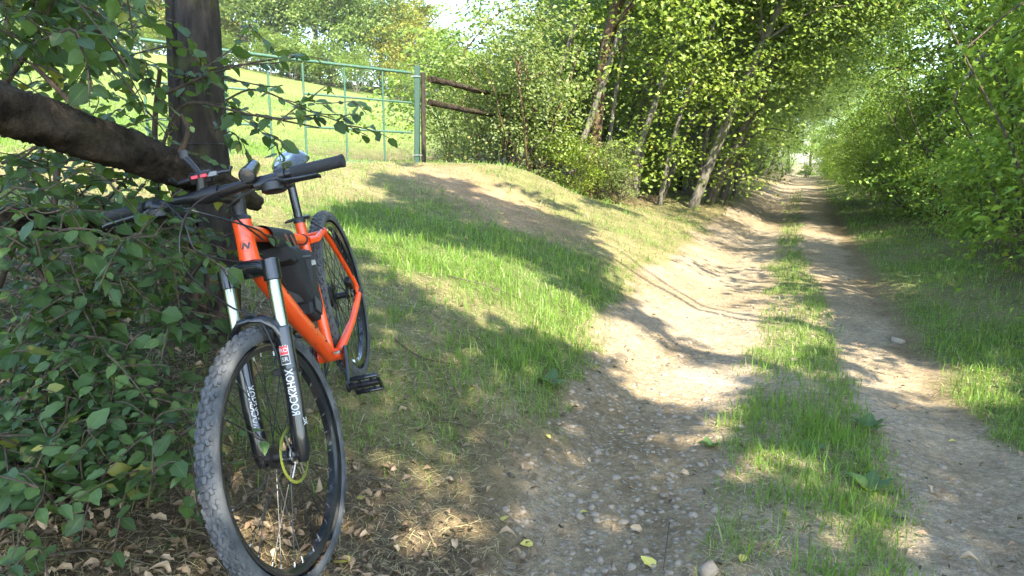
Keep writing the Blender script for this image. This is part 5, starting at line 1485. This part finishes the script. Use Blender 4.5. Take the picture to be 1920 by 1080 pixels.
# --- trees behind and beside the viewer whose crowns shade the foreground
LIT = [
    [(-1.54, 5.16), (-1.30, 5.44), (-0.86, 5.73), (-0.34, 5.69), (0.09, 5.77), (0.41, 5.42), (0.64, 5.23), (0.79, 4.87), (0.55, 4.41), (0.17, 4.30), (-0.19, 4.20), (-0.52, 4.26), (-0.76, 4.48), (-1.00, 4.91), (-1.21, 5.01)],   # band
    [(0.93, 9.57), (1.77, 10.79), (3.37, 13.25), (4.46, 13.53), (3.30, 8.05), (2.68, 5.81), (1.82, 4.34), (1.52, 4.29), (1.40, 4.89), (1.19, 5.32), (0.97, 5.63), (0.96, 6.35), (0.91, 7.55)],   # track
    [(0.74, 5.07), (0.89, 5.28), (1.12, 4.99), (1.28, 4.46), (1.41, 4.10), (1.14, 3.94), (0.88, 3.72), (0.70, 3.90), (0.64, 4.37)],   # below
    [(1.32, 4.03), (1.30, 3.59), (1.21, 3.18), (1.09, 3.04), (1.09, 3.37)],   # grass
    [(0.74, 3.43), (0.93, 3.49), (0.90, 3.18), (0.74, 3.10)],   # sp1
    [(2.49, 5.12), (2.62, 4.84), (2.50, 3.86), (2.35, 3.70), (2.15, 3.75), (2.19, 4.27)],   # rut
    [(2.72, 4.62), (2.85, 4.37), (3.37, 4.57), (2.70, 3.61), (2.58, 3.70), (2.53, 4.05)],   # verge
    [(5.30, 10.34), (5.12, 9.17), (4.69, 8.49), (4.65, 9.04)],   # verge2
    [(1.21, 2.51), (1.41, 2.59), (1.37, 2.39), (1.18, 2.32)],   # sp2
    [(-0.45, 2.15), (-0.36, 2.25), (-0.30, 2.15), (-0.40, 2.06)],   # sp3
    [(-0.33, 2.41), (-0.22, 2.51), (-0.19, 2.32), (-0.26, 2.28)],   # sp4
    [(-0.78, 1.90), (-0.70, 1.98), (-0.65, 1.84), (-0.70, 1.79)],   # sp5
    [(0.77, 2.94), (1.22, 2.96), (1.20, 2.80), (0.84, 2.85)],   # sp6
    [(-2.62, 19.75), (-1.63, 22.12), (0.38, 25.75), (1.33, 14.94), (0.91, 9.40), (0.28, 9.37), (-0.41, 9.30), (-0.90, 9.37)],   # mound
    [(-1.74, 6.91), (-1.35, 7.61), (-1.16, 7.09), (-1.47, 6.35)],   # patch
    [(-1.27, 1.63), (-1.22, 1.68), (-1.14, 1.68), (-1.17, 1.60)],   # sp7
]
def shade_leaves():
    r = rs(333)
    X, Y = np.meshgrid(np.arange(-3.6, 5.4, .15), np.arange(.2, 11.4, .15)); X = X.ravel() + r.uniform(-.07, .07, X.size); Y = Y.ravel() + r.uniform(-.07, .07, Y.size)
    lit = np.zeros(len(X), bool)
    for p_ in LIT:
        for dx, dy in ((0, 0), (.07, 0), (-.07, 0), (0, .07), (0, -.07)): lit |= inpoly(X + dx, Y + dy, p_)
    s_, t_ = st(X, Y)
    n_ = vnoise(X, Y, .8, 401) + .5 * vnoise(X, Y, .3, 402)
    lit |= (Y > 8.6) & (n_ > -.05) & (t_ < -1)
    lit |= (s_ > 7.5) & (t_ > -1.0)
    lit |= (X < -1.5) & (Y > 4.6 + .3 * n_)
    lit |= (t_ < -5.2) & (Y > 4.4)
    X, Y = X[~lit], Y[~lit]
    H = r.uniform(4.6, 8.6, len(X))
    C = np.stack([X, Y, height(X, Y)], 1) + SUN[None] * (H / SUN[2])[:, None]
    return C, r
C, r = shade_leaves()
homes = [np.array(xy(-3.2, 3.4)), np.array(xy(-7.5, 2.9)), np.array(xy(2.2, 4.6)), np.array(xy(-4.5, -3.2))]
own = np.argmin([np.linalg.norm(C[:, :2] - h[None], axis=1) for h in homes], axis=0)
for k, h in enumerate(homes):
    Ck = C[own == k]
    if len(Ck) < 5: continue
    base = np.array([h[0], h[1], float(height(*h))])
    e = empty('shade_tree', base, ['tall tree behind the viewer on the right, shading the track', 'second tall tree behind the viewer on the right', 'tall tree in the right hedge just outside the picture, shading the verge', 'tall tree behind the viewer on the left, shading the hedge'][k], 'tree')
    m = MB(); top_ = Ck.mean(0) * np.array([.6, .6, 1]) + base * np.array([.4, .4, 0])
    bole(m, r, [np.array([0, 0, -.2]), np.array([0, 0, 1.5]), (top_ - base) * .6, top_ - base], [.2, .16, .12, .06])
    for c in Ck[r.permutation(len(Ck))[:(0 if k == 0 else 3)]]:
        p0 = np.array([0, 0, 1.5]) + (top_ - base - np.array([0, 0, 1.5])) * r.uniform(.3, .9); q = c - base
        m.tube(spline([p0, (p0 + q) / 2 + np.array([0, 0, .3]), q], 8), np.linspace(.035, .008, 9), 6)
    if k == 0:                               # one long bare bough: its shadow crosses the track
        ga, gb_ = np.array([.90, 5.85, .05]), np.array([1.60, 4.05, 0.])
        m.tube(spline([ga + SUN * (7.4 / SUN[2]) - base, (ga + gb_) / 2 + SUN * (6.7 / SUN[2]) - base, gb_ + SUN * (6.1 / SUN[2]) - base, top_ - base - np.array([0, 0, .8])], 24), np.linspace(.04, .075, 25), 8)
    m.build('trunk', MAT['bark_grey'], e, 60)
    V, F = foliage(r, Ck - base, 28, .10, .115, .6)
    o = link('crown', fast_mesh('crown', V, F), MAT['leaf_wood'], e); o['kind'] = 'stuff'

# ------------------------------------------------------------------ small things on the ground
def single_leaf(px, py, size, rz, mat, label, shape=1, tilt=(.15, .1)):
    p = seen(px, py); V, F, UV = SHAPES[shape]
    me = fast_mesh('fallen_leaf', (V - np.array([0, .5, 0])) * size, F, True, uv=UV)
    o = link('fallen_leaf', me, MAT[mat]); o.location = p + np.array([0, 0, .012]); o.rotation_euler = (tilt[0], tilt[1], rz)
    return tag(o, label, 'leaf', 'fallen leaves')
for q in [(676, 941, .05, .4, 'yellow leaf lying just right of the front tyre'), (640, 1060, .065, 1.2, 'curled yellow leaf under the front tyre at the bottom edge'), (987, 1027, .05, 2.0, 'yellow leaf on the gravel at the bottom of the left rut'), (1215, 1060, .06, .8, 'pale yellow leaf at the bottom edge of the gravel'),
          (1392, 1054, .045, 2.6, 'bright yellow leaf at the bottom edge beside the grass strip'), (1472, 968, .05, .2, 'bright yellow leaf on the grass strip between the ruts'), (1786, 831, .04, 1.5, 'small yellow leaf lying on the right rut'), (1026, 824, .045, .7, 'yellow leaf at the left border of the gravel'), (1094, 967, .04, 1.9, 'pale leaf on the gravel left of the grass strip'),
          (884, 735, .045, 2.3, 'yellow leaf on the straw covered bank right of the pedal'), (1166, 813, .035, .1, 'small orange leaf on the gravel in the middle'), (822, 716, .04, 1.1, 'pale leaf on the bank straight right of the pedal'), (1728, 496, .07, .5, 'orange brown leaf caught in the grass of the right verge'), (945, 980, .045, 2.9, 'brown leaf at the dark edge of the track')]:
    single_leaf(q[0], q[1], q[2], q[3], 'yellowleaf', q[4], int(q[0]) % 4, (.2 * math.sin(q[0]), .25 * math.cos(q[1])))
def rosette(px, py, n, size, label, name='plantain'):
    p = seen(px, py); rr = rs(int(px)); e = empty(name, p, label, 'weed', 'broad-leaved weeds')
    for k in range(n):
        a = 2 * math.pi * k / n + rr.normal(0, .2); el = rr.uniform(.25, .7)
        A = np.array([math.cos(a) * math.cos(el), math.sin(a) * math.cos(el), math.sin(el)]); N = nrm(np.array([-math.cos(a) * .5, -math.sin(a) * .5, 1.]))
        X, A, N = frames(N[None], A[None]); s_ = size * rr.uniform(.75, 1.15)
        o = bpy.data.objects.new('leaf', LM['leaf_low'][k % 4]); COL.objects.link(o); o.parent = e
        o.matrix_basis = Matrix([[*(np.array([X[0][j], A[0][j], N[0][j]]) * s_), 0.004 if j == 2 else 0] for j in range(3)] + [[0, 0, 0, 1]])
rosette(1630, 925, 6, .11, 'broad-leaved weed at the right side of the grass strip near the viewer')
rosette(1625, 805, 6, .11, 'broad-leaved weed in the grass strip, farther up beside the right rut')
rosette(1030, 720, 5, .10, 'broad-leaved weed on the bank left of the gravel')
rosette(1530, 845, 3, .08, 'small broad leaves low in the middle of the grass strip')
rosette(1330, 840, 4, .07, 'small weed on the gravel left of the grass strip')
rosette(330, 1030, 3, .05, 'tiny green weed in the litter left of the front tyre')
def big_stone(px, py, s_, label):
    p = seen(px, py); V, F = PEB[int(px) % 7]
    o = link('field_stone', fast_mesh('field_stone', V * s_, F, True), MAT['stone']); o.location = p + np.array([0, 0, s_ * .15]); o.rotation_euler = (0, .1, px)
    tag(o, label, 'stone', 'larger stones')
big_stone(1683, 642, .055, 'rounded pale stone at the inner edge of the right verge')
big_stone(1245, 931, .022, 'dark round stone on the gravel of the left rut')
big_stone(1118, 852, .026, 'grey oval stone at the left border of the gravel')
big_stone(1330, 1075, .045, 'brown stone at the bottom edge beside the grass strip')
big_stone(1690, 893, .022, 'flat dark stone at the left border of the right rut')
def stick(pts, rad, label):
    P = [seen(*q) + np.array([0, 0, .012 + .012 * (i % 2)]) for i, q in enumerate(pts)]; b_ = P[0].copy()
    m = MB(); m.tube(spline([q - b_ for q in P], 12), np.linspace(rad, rad * .5, 13)[:len(spline([q - b_ for q in P], 12))], 6)
    o = m.build('stick', MAT['twig'], None, 60); o.location = b_; tag(o, label, 'stick', 'fallen sticks')
for pts, rad, lb in [([(1255, 985), (1250, 1030), (1243, 1078)], .0022, 'thin pale stick lying on the gravel at the bottom'), ([(700, 925), (740, 930), (790, 922)], .005, 'short brown stick right of the front tyre'), ([(640, 905), (690, 912), (720, 908)], .004, 'stick in the litter beside the front tyre'),
                     ([(820, 790), (880, 815), (930, 850)], .006, 'pale twig lying down the bank below the pedal'), ([(840, 520), (920, 545), (985, 570)], .005, 'long thin twig in the lush grass of the bank'), ([(1660, 975), (1700, 985)], .008, 'stub of wood at the left border of the right rut'), ([(740, 640), (790, 680), (860, 690)], .005, 'dry twig on the straw above the pedal'), ([(120, 1010), (200, 960), (330, 940)], .004, 'dry stem in the litter at the lower left'), ([(60, 1060), (180, 1050), (290, 1070)], .005, 'bent dry twig at the bottom left')]:
    stick(pts, rad, lb)
# scraps of twig and bark in the litter, and moss tufts: one mass
x, y, r = scatter(16000, 1.45, 5.5, 0.7, 205)
c = cover(x, y)
keep = r.random(len(x)) < np.clip(.5 * c['litter'] + .25 * c['hl'] + .12 * c['dry'] * (c['t'] < -.8) + .05 * (np.abs(c['t'] + 1.0) < .25), 0, 1)
x, y = x[keep], y[keep]
blades('twig_litter', x, y, r, .03 + .07 * r.random(len(x)) ** 2, np.full(len(x), .0030), np.abs(r.normal(1.0, .2, len(x))), MAT['twig'], 'fine twigs and stalks strewn under the hedge and bicycle', 'twigs', flat=True)

x, y, r = scatter(1500, 1.45, 3.2, 0.72, 206)
c = cover(x, y)
keep = r.random(len(x)) < np.clip(.55 * c['litter'] + .25 * c['hl'] + .02, 0, 1)
x, y = x[keep], y[keep]; n = len(x)
P = np.stack([x, y, height(x, y) + 0.014 + 0.012 * r.random(n)], 1); VV, FF, UU, b = [], [], [], 0
N = nrm(np.stack([r.normal(0, .45, n), r.normal(0, .45, n), np.ones(n)], 1)); X_, A_, N_ = frames(N, r.normal(size=(n, 3)))
for k in range(n):
    V, F, UV = SHAPES[[0, 2][k % 2]]; V = V * np.array([.8, 1, 2.2]); sz = r.uniform(.03, .062)
    VV.append((V[:, :1] * X_[k] + V[:, 1:2] * A_[k] + V[:, 2:] * N_[k]) * sz + P[k]); FF.append(F + b); UU.append(UV); b += len(V)
MAT['paleleaf'] = leafmat('pale_withered_leaf', (0.12, 0.075, 0.042), (0.46, 0.33, 0.21), (0.55, 0.44, 0.28), 0.15, 0.7, True)
tag(link('withered_leaves', fast_mesh('withered_leaves', np.concatenate(VV), np.concatenate(FF), True, uv=np.concatenate(UU)), MAT['paleleaf']), 'pale curled withered leaves among the litter by the front wheel', 'leaf litter', kind='stuff')

# ------------------------------------------------------------------ summer air
hb = MB(); hb.box((0, 560, 22), (790, 0, 0), (0, 660, 0), (0, 0, 24))
hz = hb.build('haze', [], None, 0)
hm = bpy.data.materials.new('thin_haze'); hm.use_nodes = True
hn = hm.node_tree.nodes
for q in list(hn):
    if q.type != 'OUTPUT_MATERIAL': hn.remove(q)
pv = hn.new('ShaderNodeVolumePrincipled')
pv.inputs['Color'].default_value = (0.92, 0.95, 1.0, 1)
pv.inputs['Density'].default_value = 0.00035
pv.inputs['Anisotropy'].default_value = 0.2
hm.node_tree.links.new(pv.outputs[0], [q for q in hn if q.type == 'OUTPUT_MATERIAL'][0].inputs['Volume'])
hz.data.materials.append(hm)
hz['kind'] = 'stuff'
